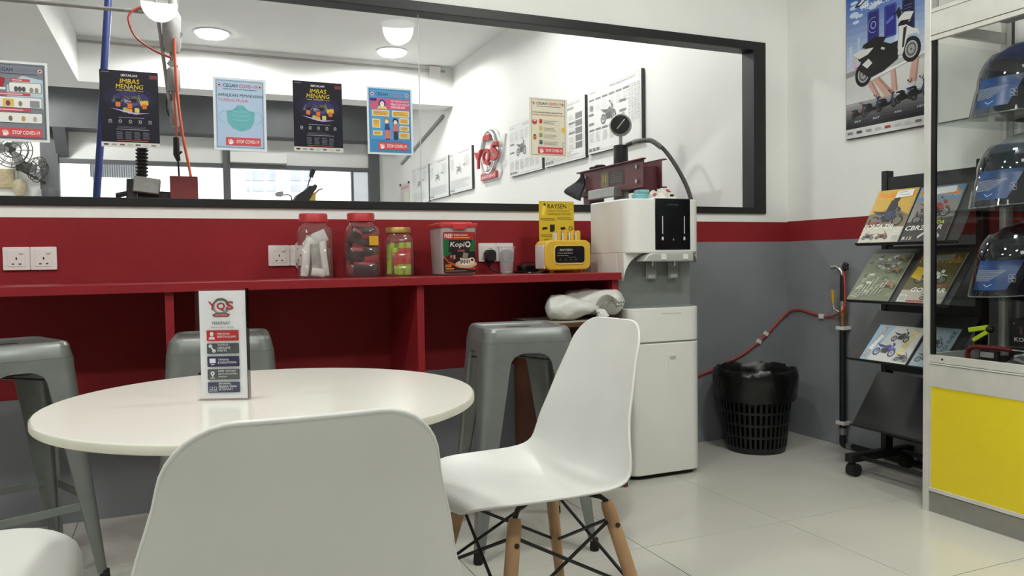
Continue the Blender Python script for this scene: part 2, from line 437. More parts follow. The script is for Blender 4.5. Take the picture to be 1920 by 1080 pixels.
# ------------------------------------------------------------------ workshop behind the window
struct('floor_workshop', MB().box(-4.1, RW+0.1, BW+0.1, WY+1.2, -0.08, 0), mat('workshop_floor', (0.42, 0.415, 0.40), 0.6, noise=0.12, nscale=3))
struct('ceiling_workshop', MB().box(-4.1, RW+0.1, BW+0.1, WY+0.2, WCZ, WCZ+0.1), CEIL, smooth=False)
struct('wall_workshop_left', MB().box(-4.1, -4.0, BW+0.1, WY, 0, WCZ), WHITE2, smooth=False)
struct('wall_workshop_front', MB().box(-4.1, LW-0.1, BW, BW+0.1, 0, WCZ), WHITE2, smooth=False)
bz = 2.835
struct('trim_1', MB().box(-0.87, RW, 8.96, 9.3, bz, WCZ), WHITE2, smooth=False)          # cross beam
struct('trim_2', MB().box(-2.2, -0.87, BW+0.1, 9.3, bz, WCZ), WHITE2, smooth=False)     # long beam on the left
OX0, OX1, OZ0, OZ1 = -1.39, 2.75, 0.9, 2.385
mb = MB()
mb.box(-4.1, OX0, WY, WY+0.15, 0, WCZ); mb.box(OX1, RW, WY, WY+0.15, 0, WCZ); mb.box(OX0, OX1, WY, WY+0.15, OZ1, WCZ); mb.box(OX0, OX1, WY, WY+0.15, 0, OZ0)
struct('wall_far', mb, WHITE2, smooth=False)
DGREY = mat('workshop_grey_paint', (0.105, 0.108, 0.115), 0.6, noise=0.1, nscale=3)
struct('trim_3', MB().box(-4.0, 2.68, WY-0.35, WY, 2.74, WCZ), DGREY, smooth=False)     # grey shutter box across the far wall
wf = MB()
wf.box(OX0-0.2, OX0, WY-0.06, WY+0.05, 0, 2.74); wf.box(OX1-0.07, OX1+0.09, WY-0.06, WY+0.05, 0, 2.74)
wf.box(0.62, 0.715, WY-0.05, WY+0.08, OZ0, 2.62); wf.box(OX0, OX1, WY-0.03, WY+0.08, OZ1-0.055, OZ1); wf.box(OX0, OX1, WY-0.03, WY+0.08, OZ0, OZ0+0.06)
wf.box(2.42, 2.45, WY-0.02, WY+0.06, OZ0, OZ1)
w2 = struct('window_2', wf, DGREY, bev=0.004)
FROST = glassy('hazy_glass', (0.75, 0.77, 0.78), body=0.35, bodycol=(0.5, 0.52, 0.53))
for x0, x1, m in ((OX0, 0.62, GLASS), (0.715, 2.42, GLASS), (2.45, OX1-0.07, FROST)):
    MB().box(x0, x1, WY+0.02, WY+0.028, OZ0+0.05, OZ1-0.05).build('pane', m, w2, smooth=False)
# white sign box and conduit
sb = MB().box(PY(432, 300, WY-0.12).x, PY(538, 300, WY-0.12).x, WY-0.12, WY-0.001, 2.40, 2.545).build('sign_box', mat('sign_white', (0.78, 0.78, 0.76), 0.5, noise=0.02), bev=0.004)
tag(sb, 'plain white box sign above the far workshop window', 'sign box')
hood = MB(); hood.prism([(WY-0.36, 2.739), (WY-0.02, 2.739), (WY-0.02, 2.4)], OX0-0.02, OX0+0.12, lambda u, v, h: (h, u, v))
tag(hood.build('shutter_bracket', DGREY), 'dark triangular shutter bracket at the left end of the far window', 'bracket')
# outside: ground, building across the street
struct('ground', MB().box(-25, 30, WY+1.2, 60, -0.1, -0.02), mat('street_concrete', (0.45, 0.45, 0.44), 0.9, noise=0.1, nscale=1))
FY = 26.0
bl = thing('building', 'pale sunlit building with rows of windows across the street', 'building', (4, FY, 0))
MB().box(-14, 22, FY, FY+6, -0.02, 14).build('facade', mat('facade_white', (0.8, 0.79, 0.8), 0.8, noise=0.03, nscale=0.6), bl, smooth=False)
WING = mat('facade_window', (0.33, 0.35, 0.42), 0.5, noise=0.15, nscale=3)
proto = None
for vv0, vv1 in ((319, 338), (346, 358)):
    for u0, u1 in ((461, 468), (473, 494), (500, 517), (545, 564), (570, 586)):
        a = PY(u0, vv1, FY-0.05); b = PY(u1, vv0, FY-0.05)
        MB().box(a.x, b.x, FY-0.06, FY+0.02, a.z, b.z).build('facade_window', WING, bl, smooth=False)
a = PY(168, 305, FY-4); b = PY(258, 334, FY-4)
aw = thing('corrugated_screen', 'grey corrugated sheet screen hanging beyond the far window', 'screen', (a.x, FY-4, 0))
rows = [[], []]
for k in range(41):
    x = a.x+(b.x-a.x)*k/40
    for r, z in zip(rows, (b.z, a.z)): r.append((x, FY-4+(0.05 if k % 2 else -0.05), z))
MB().grid(rows).build('sheet', mat('corrugated_grey', (0.34, 0.35, 0.36), 0.6, noise=0.1), aw, solid=0.01)
for x in (a.x+0.1, b.x-0.1): MB().cyl((x, FY-3.9, -0.02), (x, FY-3.9, a.z), 0.06).build('post', PIPEGREY, aw)

# ------------------------------------------------------------------ round ceiling lamps
LAMPM = mat('lamp_glow', (1, 1, 0.98), 0.5, emit=6)
def round_lamp(lx, ly, z, watts, label, group, col, blend=0.38):
    t = thing('round_lamp', label, 'ceiling light', (lx, ly, z), 0, group)
    MB().lathe([(0.0, -0.05), (0.13, -0.045), (0.155, -0.02), (0.16, -0.001)], 28, (lx, ly, z)).build('diffuser', LAMPM, t)
    MB().lathe([(0.158, -0.012), (0.172, -0.012), (0.172, -0.0005), (0.158, -0.0005)], 28, (lx, ly, z)).build('rim', SOCKW, t)
    l = bpy.data.lights.new('lamp_light', 'SPOT'); l.spot_size = math.radians(176); l.spot_blend = blend; l.shadow_soft_size = 0.14; l.energy = watts; l.color = col
    lo = bpy.data.objects.new('lamp_light', l); COL.objects.link(lo); lo.parent = t; lo.location = (0, 0, -0.06)
for ly, rn_, wt in ((1.45, 'near the window', TUBE_W), (-0.35, 'far from the window', TUBE_W)):
    for lx, nm in ((-2.1, 'left'), (-0.08, 'middle'), (1.95, 'right')):
        round_lamp(lx, ly, CZ, wt, 'round white front room ceiling lamp %s, %s one' % (rn_, nm), 'round lamps of the front room', (0.975, 1.0, 0.935))
for lx, ly, nm in ((0.375, 8.39, 'left lamp under the cross beam'), (2.228, 8.455, 'right lamp under the cross beam'), (0.4, 5.2, 'left lamp near the window'), (2.2, 5.2, 'right lamp near the window'), (-2.9, 8.4, 'lamp beyond the long beam'), (-1.9, 10.3, 'added unseen left lamp behind the cross beam'), (1.4, 10.4, 'added unseen right lamp behind the cross beam')):  # both lamps behind the cross beam are added, hidden, to brighten the far wall
    round_lamp(lx, ly, WCZ, SHOP_W*(0.45 if (lx == 1.4) else (1.5 if ly == 10.3 else 1.0)), 'round white workshop ceiling lamp, %s' % nm, 'round workshop lamps', (0.985, 1.0, 0.955), 0.15)

# ================================================================== COUNTER
CT, CF = 0.916, 2.90
bar = thing('bar_counter', 'long red laminate bar counter fixed along the window wall', 'counter', (0.4, 3.1, 0))
MB().box(LW+0.02, 1.757, CF, BW-0.002, CT-0.031, CT).build('worktop', REDLAM, bar, bev=0.0015)
for x0 in (-0.045, 0.849, 1.722, -1.4, -2.5):
    MB().box(x0, x0+0.028, CF+0.02, BW-0.002, (0.0 if x0 < 1.7 else 0.75), CT-0.0312).build('support_panel', REDLAM, bar, bev=0.001)
# sockets
def socket(x, z, label, plug=False, wall='back', s=1.0, Y=BW, X=RW, name='wall_socket'):
    if wall == 'back': fr = lambda u, v, h: (x+u, Y-h, z+v); loc = (x, Y, z)
    else: fr = lambda u, v, h: (X-h, x-u, z+v); loc = (X, x, z)
    t = thing(name, label, 'socket', loc)
    h = 0.043*s
    MB().prism(rrect(-h, -h, h, h, 0.004), 0.0005, 0.009, fr).build('plate', SOCKW, t, bev=0.0015)
    MB().prism(rrect(-0.028*s, -0.03*s, 0.028*s, 0.033*s, 0.003), 0.009, 0.0105, fr).build('insert', SOCKW, t, bev=0.0008)
    MB().prism(rrect(0.010*s, 0.017*s, 0.022*s, 0.029*s, 0.001), 0.0105, 0.0145, fr).build('switch', SOCKW, t, bev=0.001)
    hb = MB()
    for u, v, a, b in ((0, 0.0, 0.0022, 0.0045), (-0.011, -0.02, 0.0042, 0.002), (0.011, -0.02, 0.0042, 0.002)):
        hb.prism([(u-a, v-b), (u+a, v-b), (u+a, v+b), (u-a, v+b)], 0.0105, 0.011, fr)
    hb.build('pin_holes', DARK, t)
    return t
zS = 1.010
socket(-0.547, zS, 'white switched wall socket on the red wall, leftmost'); socket(-0.460, zS, 'white switched wall socket on the red wall, second from the left')
socket(0.388, zS, 'white wall socket partly behind the first red-lidded jar, its left half'); socket(0.475, zS, 'white wall socket hidden behind the first red-lidded jar')
socket(1.318, 1.014, 'white wall socket holding a black plug beside the coffee tub'); socket(1.405, 1.014, 'white wall socket holding a black plug behind the plastic cup')
PLUG = mat('black_plug', (16, 16, 17), 0.5, noise=0.1)
def plug(x, z, label):
    t = thing('power_plug', label, 'plug', (x, BW-0.011, z))
    MB().prism([(-0.024,-0.02),(-0.012,-0.03),(0.012,-0.03),(0.024,-0.02),(0.026,0.012),(0.016,0.026),(-0.016,0.026),(-0.026,0.012)], 0.0115, 0.05, lambda u, v, h: (x+u, BW-h, z+v)).build('body', PLUG, t, bev=0.005)
    MB().cyl((x, BW-0.03, z-0.029), (x, BW-0.032, z-0.05), 0.007, 0.005, 10).build('strain_relief', PLUG, t)
plug(1.322, 0.999, 'black mains plug nearest the coffee tub'); plug(1.405, 0.999, 'black mains plug behind the clear plastic cup')
cab = MB().tube(smoothpath([(1.322, BW-0.033, 0.95), (1.33, BW-0.045, 0.93), (1.37, BW-0.06, 0.921), (1.45, BW-0.09, 0.921), (1.50, BW-0.05, 0.921)]), 0.0035, 8)
tag(cab.build('power_cable', PLUG), 'black cable running from the plug by the coffee tub', 'cable')
cab = MB().tube(smoothpath([(1.405, BW-0.033, 0.95), (1.41, BW-0.05, 0.93), (1.45, BW-0.13, 0.9205), (1.53, BW-0.2, 0.9205), (1.555, BW-0.13, 0.955), (1.50, BW-0.09, 0.965), (1.44, BW-0.11, 0.96), (1.43, BW-0.17, 0.93)]), 0.003, 8)
tag(cab.build('power_cable', PLUG), 'black cable looping up behind the plastic cup', 'cable')
cab = MB().tube(smoothpath([(1.46, 3.22, 0.9195), (1.50, 3.2, 0.92), (1.535, 3.18, 0.94), (1.55, 3.17, 0.99), (1.545, 3.165, 1.02)]), 0.002, 6)
tag(cab.build('white_cable', SOCKW), 'thin white cable rising to the yellow charging station', 'cable')
ad = MB().obox((1.50, 3.28, CT+0.019), (0.12, 0.06, 0.036), Matrix.Rotation(0.15, 3, 'Z'))
tag(ad.build('power_adapter', PLUG, bev=0.006), 'black power adapter lying behind the yellow charging station', 'adapter')

# ------------------------------------------------------------------ jars with sachets
JPL = glassy('jar_plastic', (0.95, 0.95, 0.95), rough=0.08, refl=1.3, body=0.045, bodycol=(0.9, 0.9, 0.9))
LIDR = mat('red_lid', (0.46, 0.03, 0.035), 0.4, noise=0.05); LIDG = mat('gold_lid', (0.40, 0.27, 0.07), 0.38, metal=0.5, noise=0.06)
def jar(x, y, r, h, lidm, label, lidr, lidh, sq=0):
    t = thing('storage_jar', label, 'jar', (x, y, CT), 0, 'storage jars on the counter')
    z = CT+0.001; b = h-lidh
    prof = [(r*0.55, 0.0), (r*0.93, 0.0), (r, 0.012), (r, b*0.22), (r*0.965, b*0.235), (r, b*0.25), (r, b*0.52), (r*0.965, b*0.535), (r, b*0.55), (r, b*0.80), (r*0.93, b*0.88), (lidr*0.80, b*0.955), (lidr*0.80, b+lidh*0.8)]
    MB().shell([(a, z+c) for a, c in prof], 36, (x, y, 0), sq).build('body', JPL, t, ang=60)
    MB().lathe([(lidr*0.9, z+b-0.002), (lidr, z+b), (lidr, z+h-0.006), (lidr*0.95, z+h), (0.0, z+h-0.001)], 36, (x, y, 0)).build('lid', lidm, t)
    return t
SX1, SX2, SX3 = 0.505, 0.697, 0.853
SY = 3.2
jar(SX1, SY, 0.069, 0.258, LIDR, 'clear plastic jar with red lid filled with white packets', 0.056, 0.034, 5)
jar(SX2, SY, 0.069, 0.262, LIDR, 'clear plastic jar with red lid filled with dark coffee sachets', 0.056, 0.034, 5)
jar(SX3, SY, 0.058, 0.203, LIDG, 'smaller clear jar with gold lid filled with green sachets', 0.053, 0.022, 4)
def sachet(name, w, h, th, loc, rot, cols, label, cat, group, deco=None):
    rows = []
    for side in (1, -1):
        rr = []
        for i in range(7):
            v = i/6; r2 = []
            for j in range(5):
                u = j/4; bl_ = math.sin(PI*v)**0.5*math.sin(PI*u)**0.6 if 0 < v < 1 and 0 < u < 1 else 0
                r2.append(Vector(((u-0.5)*w, side*th/2*bl_, (v-0.5)*h)))
            rr.append(r2)
        rows.append(rr)
    m = MB(); R = rot.to_matrix() if hasattr(rot, 'to_matrix') else rot
    for rr in rows:
        for i in range(6):
            m.mi = 1 if (deco and deco(i/5)) else 0
            m.grid([[Vector(loc)+R @ p for p in rr[i]], [Vector(loc)+R @ p for p in rr[i+1]]])
    o = m.build(name, cols, smooth=True)
    tag(o, label, cat, group); return o
from mathutils import Euler
WPK = mat('white_packet', (0.68, 0.67, 0.64), 0.4, noise=0.1, nscale=40); GPK = mat('grey_packet', (0.36, 0.35, 0.33), 0.45, noise=0.15, nscale=40)
PK1 = ['tall white packet at the front left', 'tall grey packet at the front middle', 'tall white packet at the front right', 'wide grey packet in the centre', 'tall white packet at the back right', 'leaning white packet at the far left', 'small flat white packet at the bottom', 'tilted square white packet at half height', 'loose white packet on top']
PK2 = ['dark sachet lying at the bottom', 'dark red sachet low at the right', 'dark sachet low at the left', 'dark red sachet across the middle', 'tilted dark sachet high at the left', 'dark red sachet high at the right', 'dark sachet standing at the right', 'large red-edged sachet at the back left', 'large dark sachet at the back right', 'red-edged sachet topmost', 'narrow dark sachet at the left side']
PK3 = ['green sachet at the far left', 'leaning green and red sachet left of centre', 'upright green and red sachet in the middle', 'upright green and red sachet at the right', 'plain green sachet at the back middle', 'plain green sachet at the back right', 'plain green sachet at the back left']
zb = CT+0.004
for k, (dx, dy, z, w_, h_, ry, m) in enumerate(((-0.035,-0.03,0.075,0.03,0.14,0.15,WPK),(0.0,-0.035,0.068,0.034,0.13,-0.05,GPK),(0.034,-0.03,0.075,0.026,0.14,-0.12,WPK),
        (-0.012,0.0,0.08,0.05,0.15,0.1,GPK),(0.03,0.01,0.085,0.04,0.16,0.05,WPK),(-0.026,0.012,0.095,0.032,0.15,0.16,WPK),(0.008,-0.042,0.02,0.052,0.032,0.2,WPK),(-0.018,-0.02,0.135,0.05,0.045,0.7,WPK),(0.02,-0.015,0.16,0.06,0.05,-0.4,WPK))):
    sachet('white_packet', w_, h_, 0.014, (SX1+dx, SY+dy, zb+z), Euler((0.05*(k % 3-1), ry, 0.2*(k % 2))), [m], PK1[k]+' in the jar of white packets', 'packet', 'white packets in the first jar')
CPK = mat('coffee_sachet', (0.032, 0.010, 0.010), 0.35, noise=0.3, nscale=30); CPR = mat('coffee_sachet_red', (0.36, 0.045, 0.05), 0.35, noise=0.2, nscale=40)
for k, (dx, dy, z, w_, h_, rx, ry) in enumerate(((0.0,-0.042,0.03,0.09,0.055,0.1,0.06),(0.03,-0.045,0.085,0.06,0.07,0.2,-0.2),(-0.03,-0.042,0.08,0.05,0.075,0.15,0.1),(0.0,-0.03,0.125,0.085,0.05,0.3,0.25),(-0.03,-0.02,0.16,0.05,0.07,0.2,0.5),(0.022,-0.018,0.175,0.07,0.045,0.2,-0.15),
        (0.03,0.0,0.15,0.05,0.08,0,0.3),(-0.02,0.02,0.07,0.08,0.12,0,0.1),(0.02,0.03,0.06,0.07,0.11,0,-0.1),(0.0,0.01,0.185,0.08,0.04,0.4,0.1),(-0.042,0.01,0.12,0.03,0.1,0,0.1))):
    sachet('coffee_sachet', w_, h_, 0.012, (SX2+dx, SY+dy, zb+z), Euler((rx, ry, 0.1)), [CPK, CPR], PK2[k]+' in the coffee sachet jar', 'sachet', 'coffee sachets in the second jar', deco=(lambda v: v < 0.45) if k % 2 else (lambda v: v > 0.8))
lb = Print((SX2+0.017, SY-0.0715, CT+0.13), (1, 0, 0), (0, 0, 1), 0.037, 0.038, 10, 10); 
st = MB().box(SX2+0.017, SX2+0.054, SY-0.0725, SY-0.0715, CT+0.13, CT+0.168).build('price_sticker', pm((205, 160, 40))); tag(st, 'small yellow sticker on the jar of coffee sachets', 'sticker')
lb.lines(2, 8, 6, 4, 1.8, 0.5, (120, 90, 30)); lb.O.y -= 0.0015; lb.build('lettering', st)
GSA = mat('green_sachet', (0.34, 0.46, 0.035), 0.35, noise=0.15, nscale=40); GSR = mat('green_sachet_red', (0.5, 0.05, 0.04), 0.35, noise=0.25, nscale=60)
for k, (dx, dy, z, w_, h_, ry) in enumerate(((-0.036,-0.018,0.072,0.022,0.13,0.1),(-0.02,-0.034,0.06,0.024,0.11,-0.12),(0.003,-0.038,0.07,0.027,0.135,0.02),(0.031,-0.036,0.07,0.027,0.135,0.0),(0.0,0.012,0.07,0.03,0.13,0.05),(0.033,0.012,0.065,0.03,0.12,-0.05),(-0.03,0.02,0.068,0.03,0.125,0.0))):
    sachet('drink_sachet', w_, h_, 0.011, (SX3+dx, SY+dy, zb+z), Euler((0.04, ry, 0)), [GSA, GSR], PK3[k]+' in the gold-lidded jar', 'sachet', 'green sachets in the gold-lidded jar', deco=(lambda v: 0.35 < v < 0.85) if k in (2, 3, 1) else None)
# ------------------------------------------------------------------ coffee tub
bx0, bx1, by0, by1, bzt = 1.008, 1.168, 3.10, 3.262, CT+0.215
tub = thing('coffee_tub', 'translucent plastic coffee tub with red lid and printed label', 'tub', (1.088, 3.18, CT))
TUBP = glassy('tub_plastic', (0.8, 0.79, 0.78), rough=0.3, refl=1.0, body=0.55, bodycol=(0.66, 0.62, 0.60))
m = MB()
pr = lambda e, z: [(a, b, z) for a, b in rrect(bx0+e, by0+e, bx1-e, by1-e, 0.012, 4)]
lv = [pr(0.012, CT+0.001), pr(0.006, CT+0.006), pr(0.0, bzt)]
for a, b in zip(lv, lv[1:]):
    n = len(a); m.add(a+b, [(i, (i+1) % n, n+(i+1) % n, n+i) for i in range(n)])
m.add(lv[0], [tuple(range(len(lv[0])))[::-1]]); m.build('body', TUBP, tub)
m = MB(); m.prism(rrect(bx0-0.006, by0-0.006, bx1+0.006, by1+0.006, 0.014, 4), bzt-0.012, bzt+0.004)
m.prism(rrect(bx0+0.015, by0+0.015, bx1-0.015, by1-0.015, 0.01, 4), bzt+0.004, bzt+0.01)
lid = m.build('lid', mat('tub_lid_red', (0.55, 0.035, 0.035), 0.35, noise=0.05), tub, bev=0.002)
MB().box(bx0+0.05, bx1-0.05, by0-0.012, by0-0.0065, bzt-0.022, bzt+0.002).build('clip', _mats['tub_lid_red'], lid, bev=0.002)
MB().box(bx0+0.02, bx1-0.02, by0+0.02, by1-0.02, CT+0.01, CT+0.12).build('contents', mat('tub_contents', (0.50, 0.44, 0.42), 0.8, noise=0.2, nscale=30), tub)
p = Print((bx0+0.010, by0-0.0015, CT+0.012), (1, 0, 0), (0, 0, 1), 0.142, 0.17, 100, 120)
p.rect(0, 0, 100, 120, (30, 20, 20), 4).up()
p.rect(0, 98, 98, 119, (165, 35, 35), 3).up(); p.rect(0, 62, 100, 98, (28, 95, 50)); p.poly([(0, 40), (30, 62), (0, 66)], (28, 95, 50)); p.up()
p.poly([(15, 60), (80, 60), (90, 97), (18, 97)], (38, 26, 26)); p.poly([(0,0),(100,0),(100,8),(60,6),(20,22),(0,40)], (45, 22, 22)); p.up()
p.poly([(0, 45), (15, 28), (45, 14), (100, 8), (100, 14), (48, 20), (18, 34), (0, 50)], (190, 60, 45)); p.up()
p.text('FREE!', 4, 102, 24, 13, (240, 235, 230), 0.03).text('Airtight Container', 32, 108, 45, 6, (240, 225, 220)); p.rect(32, 102, 82, 105, (225, 160, 60))
p.text('Kopi', 20, 72, 44, 19, (220, 215, 210), 0.02, shear=0.15).text('O', 68, 74, 17, 19, (210, 205, 200), 0.01); p.ring(76, 84, 5, 8, (210, 205, 200)); p.text('ONE', 44, 62, 22, 5, (220, 120, 90))
p.disc(70, 25, 34, (185, 165, 135), 12); p.up(); p.disc(70, 27, 26, (205, 190, 165), 8); p.up()
p.poly([(50, 45), (86, 45), (82, 22), (56, 22)], (225, 215, 195)); p.ring(89, 36, 5, 8, (225, 215, 195)); p.up(); p.disc(68, 45, 18, (40, 24, 18), 4)
for k in range(6): p.rect(53+k*5, 26+(k % 2)*2, 56+k*5, 38, (50, 40, 35))
p.poly([(58, 43), (62, 60), (78, 56), (74, 42)], (130, 125, 120)); p.rect(20, 34, 27, 52, (200, 90, 80)); p.rect(31, 40, 36, 52, (190, 150, 140)); p.disc(22, 38, 10, (70, 30, 28), 6)
p.text('100', 6, 16, 18, 9, (235, 170, 60), 0.03); p.rect(6, 10, 32, 14, (215, 120, 40), 1); p.lines(4, 6, 80, 1, 3, 2, (150, 120, 110))
p.build('label_print', tub)
# ------------------------------------------------------------------ plastic cup
cx, cy = 1.333, 3.17
cupo = MB(); prof = [(0.024, 0.001), (0.027, 0.003)]
for k in range(22):
    z = 0.012+k*0.0042; r = 0.027+0.011*z/0.118; prof += [(r+0.0007, z), (r-0.0004, z+0.0021)]
prof += [(0.0385, 0.112), (0.0395, 0.117), (0.042, 0.1175), (0.042, 0.121), (0.0395, 0.121)]
cupo.shell([(a, b) for a, b in prof], 32, (cx, cy, CT)).lathe([(0.0, 0.0015), (0.024, 0.0015)], 32, (cx, cy, CT))
tag(cupo.build('plastic_cup', glassy('cup_plastic', (0.9, 0.9, 0.9), rough=0.15, refl=2.0, body=0.22, bodycol=(0.85, 0.85, 0.87)), ang=80), 'clear ribbed disposable plastic cup on the red counter', 'cup')
# ------------------------------------------------------------------ charging station
kx0, kx1, ky0, ky1 = 1.484, 1.712, 3.09, 3.20
YEL = mat('station_yellow', (0.66, 0.41, 0.035), 0.35, noise=0.04)
ks = thing('charging_station', 'yellow toaster-shaped power bank charging station with black front screen', 'charger', (1.6, 3.15, CT))
kfr = lambda u, v, h: (kx0+u, ky0+h, CT+v)
W_, H_ = kx1-kx0, 0.146
MB().prism(rrect(0, 0.012, W_, H_, 0.03, 6), 0.0, ky1-ky0, kfr).build('housing', YEL, ks, bev=0.006)
MB().prism(rrect(-0.0015, 0.02, 0.006, H_-0.02, 0.002), 0.01, ky1-ky0-0.01, kfr).build('side_panel', SOCKW, ks, bev=0.001)
MB().prism(rrect(0.043, 0.036, W_-0.03, 0.124, 0.02, 5), -0.003, 0.002, kfr).build('bezel', mat('station_yellow_light', (0.72, 0.55, 0.12), 0.35, noise=0.03), ks, bev=0.002)
MB().prism(rrect(0.047, 0.045, W_-0.034, 0.120, 0.014, 5), -0.0045, 0.001, kfr).build('screen', GLOSSB, ks, bev=0.001)
p = Print((kx0, ky0-0.0045, CT), (1, 0, 0), (0, 0, 1), W_, H_, W_*1000, H_*1000)
p.text('RAYSEN', 70, 98, 62, 9, (190, 185, 170), 0.01).text('Power Bank Station', 62, 86, 72, 5, (180, 178, 168)); p.rect(55, 76, 112, 77.5, (150, 150, 145)); p.rect(108, 69, 150, 70, (140, 140, 135))
for k in range(4): p.rect(66+k*26, 57, 78+k*26, 58.2, (110, 110, 108)); p.ring(72+k*26, 62, 1.5, 2.5, (90, 90, 88), 8)
p.build('screen_print', ks)
for u in (0.045, W_-0.04):
    MB().cyl(kfr(u, 0.0005, 0.03), kfr(u, 0.014, 0.03), 0.008, 0.011, 12).build('foot', YEL, ks)
for k in range(4):
    u = 0.085+k*0.033
    pb = MB().prism(rrect(u-0.009, 0.135, u+0.009, 0.19, 0.008, 4), 0.03, 0.075, kfr).build('power_bank', YEL, bev=0.003)
    tag(pb, 'yellow power bank standing in the charging station, %s' % ('leftmost', 'second from left', 'third from left', 'rightmost')[k], 'power bank', 'power banks in the charging station')
    MB().prism(rrect(u-0.0145, 0.14, u-0.0095, 0.18, 0.002), 0.035, 0.07, kfr).build('side_strip', SOCKW, pb)
# card
kc = thing('instruction_card', 'tall yellow instruction card standing behind the charging station', 'card', (1.58, 3.215, CT))
c0, c1 = 1.515, 1.693
MB().box(c0, c1, 3.213, 3.216, CT+0.001, 1.243).build('sheet', pm((205, 175, 45)), kc)
p = Print((c0, 3.2128, CT+0.001), (1, 0, 0), (0, 0, 1), c1-c0, 1.243-CT-0.001, 100, 184)
K = (35, 32, 22)
p.text('RAYSEN', 24, 165, 54, 12, K, 0.03).text('MOBILE POWER BANK', 24, 156, 64, 6, (110, 95, 35)).text('CHARGING STATION', 24, 148, 66, 6, (110, 95, 35))
p.poly([(6, 150), (14, 146), (20, 172), (11, 176)], (235, 205, 60)); p.up(); p.poly([(11, 174), (20, 172), (16, 180)], K); p.ring(91, 170, 6, 8, (170, 145, 40))
for bx_, by_ in ((4, 104), (52, 106), (4, 62), (52, 64)):
    p.ring(bx_+3, by_+34, 1.6, 2.8, K, 10); p.lines(bx_+7, by_+36, 36, 2, 4, 1.4, (90, 78, 30))
p.rect(30, 105, 44, 124, (40, 38, 30)); p.poly([(8, 110), (24, 112), (22, 118), (8, 116)], K); p.poly([(62, 110), (76, 112), (72, 118), (60, 116)], K); p.ring(90, 114, 4, 6, K, 10)
p.rect(14, 66, 24, 86, (190, 150, 80)); p.frame(14, 66, 24, 86, 1.2, K); p.poly([(28, 70), (42, 74), (40, 80), (30, 78)], (60, 40, 30)); p.rect(58, 62, 72, 84, (228, 218, 190)); p.rect(74, 62, 96, 82, (225, 215, 180)); p.rect(70, 62, 74, 84, (70, 65, 50))
p.ring(14, 52, 3, 5, K, 12); p.rect(22, 50, 48, 52, K); p.rect(60, 54, 92, 56, K); p.rect(10, 40, 40, 42, (110, 95, 35))
p.build('print', kc)

# ================================================================== under the counter, right: low wooden cabinet and bags
WOODB = mat('brown_wood_panel', (0.105, 0.042, 0.020), 0.5, noise=0.3, nscale=7, bump=0.03); WOODT = mat('worn_wood_top', (0.36, 0.33, 0.27), 0.55, noise=0.15, nscale=9)
sc = thing('side_cabinet', 'low open brown wooden cabinet under the right end of the counter', 'cabinet', (1.555, 3.0, 0))
sx0, sx1, sy0, sy1, szt = 1.375, 1.742, 2.835, 3.2, 0.718
MB().box(sx0, sx0+0.018, sy0+0.004, sy1, 0.0, szt-0.02).build('side_panel', WOODB, sc, bev=0.001); MB().box(sx1-0.018, sx1, sy0+0.004, sy1, 0.0, szt-0.02).build('side_panel', WOODB, sc, bev=0.001)
MB().box(sx0+0.018, sx1-0.018, sy1-0.012, sy1, 0.03, szt-0.02).build('back_panel', WOODB, sc)
MB().box(sx0+0.018, sx1-0.018, sy0+0.01, sy1-0.012, 0.08, 0.098).build('shelf', WOODB, sc); MB().box(sx0+0.018, sx1-0.018, sy0+0.012, sy0+0.03, 0.0, 0.08).build('plinth', WOODB, sc)
mb = MB(); mb.box(sx0-0.008, sx1+0.004, sy0, sy1, szt-0.0198, szt-0.001); mb.mi = 1; mb.box(sx0-0.008, sx1+0.004, sy0+0.001, sy1, szt-0.001, szt)
mb.build('top', [WOODB, WOODT], sc, smooth=False)
BAG = mat('white_bag_plastic', (0.66, 0.655, 0.63), 0.35, noise=0.08, nscale=14, bump=0.9, bscale=22)
def bag(a, b, r, seed, label, knot=None):
    rn = random.Random(seed); a, b = Vector(a), Vector(b); ax = (b-a); L = ax.length; d = ax.normalized(); x = d.cross(Vector((0,0,1))).normalized(); y = x.cross(d)
    m = MB(); rows = []; ph = [rn.random()*6 for _ in range(6)]
    for i in range(25):
        t = i/24; rr = r(t); row = []
        for k in range(28):
            an = 2*PI*k/28
            q = rr*(1+0.045*math.sin(3*an+ph[0]+t*9)+0.035*math.sin(5*an+ph[1]-t*14)+0.02*math.sin(9*an+ph[2]+t*30))
            row.append(a+d*(L*t)+(x*math.cos(an)+y*math.sin(an)*0.94)*q)
        rows.append(row+[row[0]])
    m.grid(rows)
    o = m.build('plastic_bag', BAG, ang=80); tag(o, label, 'plastic bag'); return o
zt = szt+0.004
b1 = bag((1.43, 2.99, zt+0.052), (1.62, 2.885, zt+0.045), lambda t: 0.056*max(0.02, min(1, (t/0.12)**0.5 if t < 0.12 else 1, 0.22+0.78*(1-max(0, (t-0.5)/0.5))**0.9)), 1, 'white rolled plastic bag tied in a knot, left one on the low cabinet')
m = MB(); rr = random.Random(5)
for k in range(5):
    a0 = Vector((1.618, 2.884, zt+0.045)); e = a0+Vector((0.01+rr.uniform(-.02, .03), -0.02-rr.random()*0.02, -0.035-rr.random()*0.035)); md_ = (a0+e)/2+Vector((rr.uniform(-.012, .012), -.01, .012))
    wv = Vector((0.012, 0.004*k-0.008, 0.004)); m.grid([[a0-wv*0.3, a0+wv*0.3], [md_-wv, md_+wv], [e-wv*1.2, e+wv*1.2]])
m.ball((1.622, 2.883, zt+0.046), 0.013, 10)
m.build('knot', BAG, b1, ang=80)
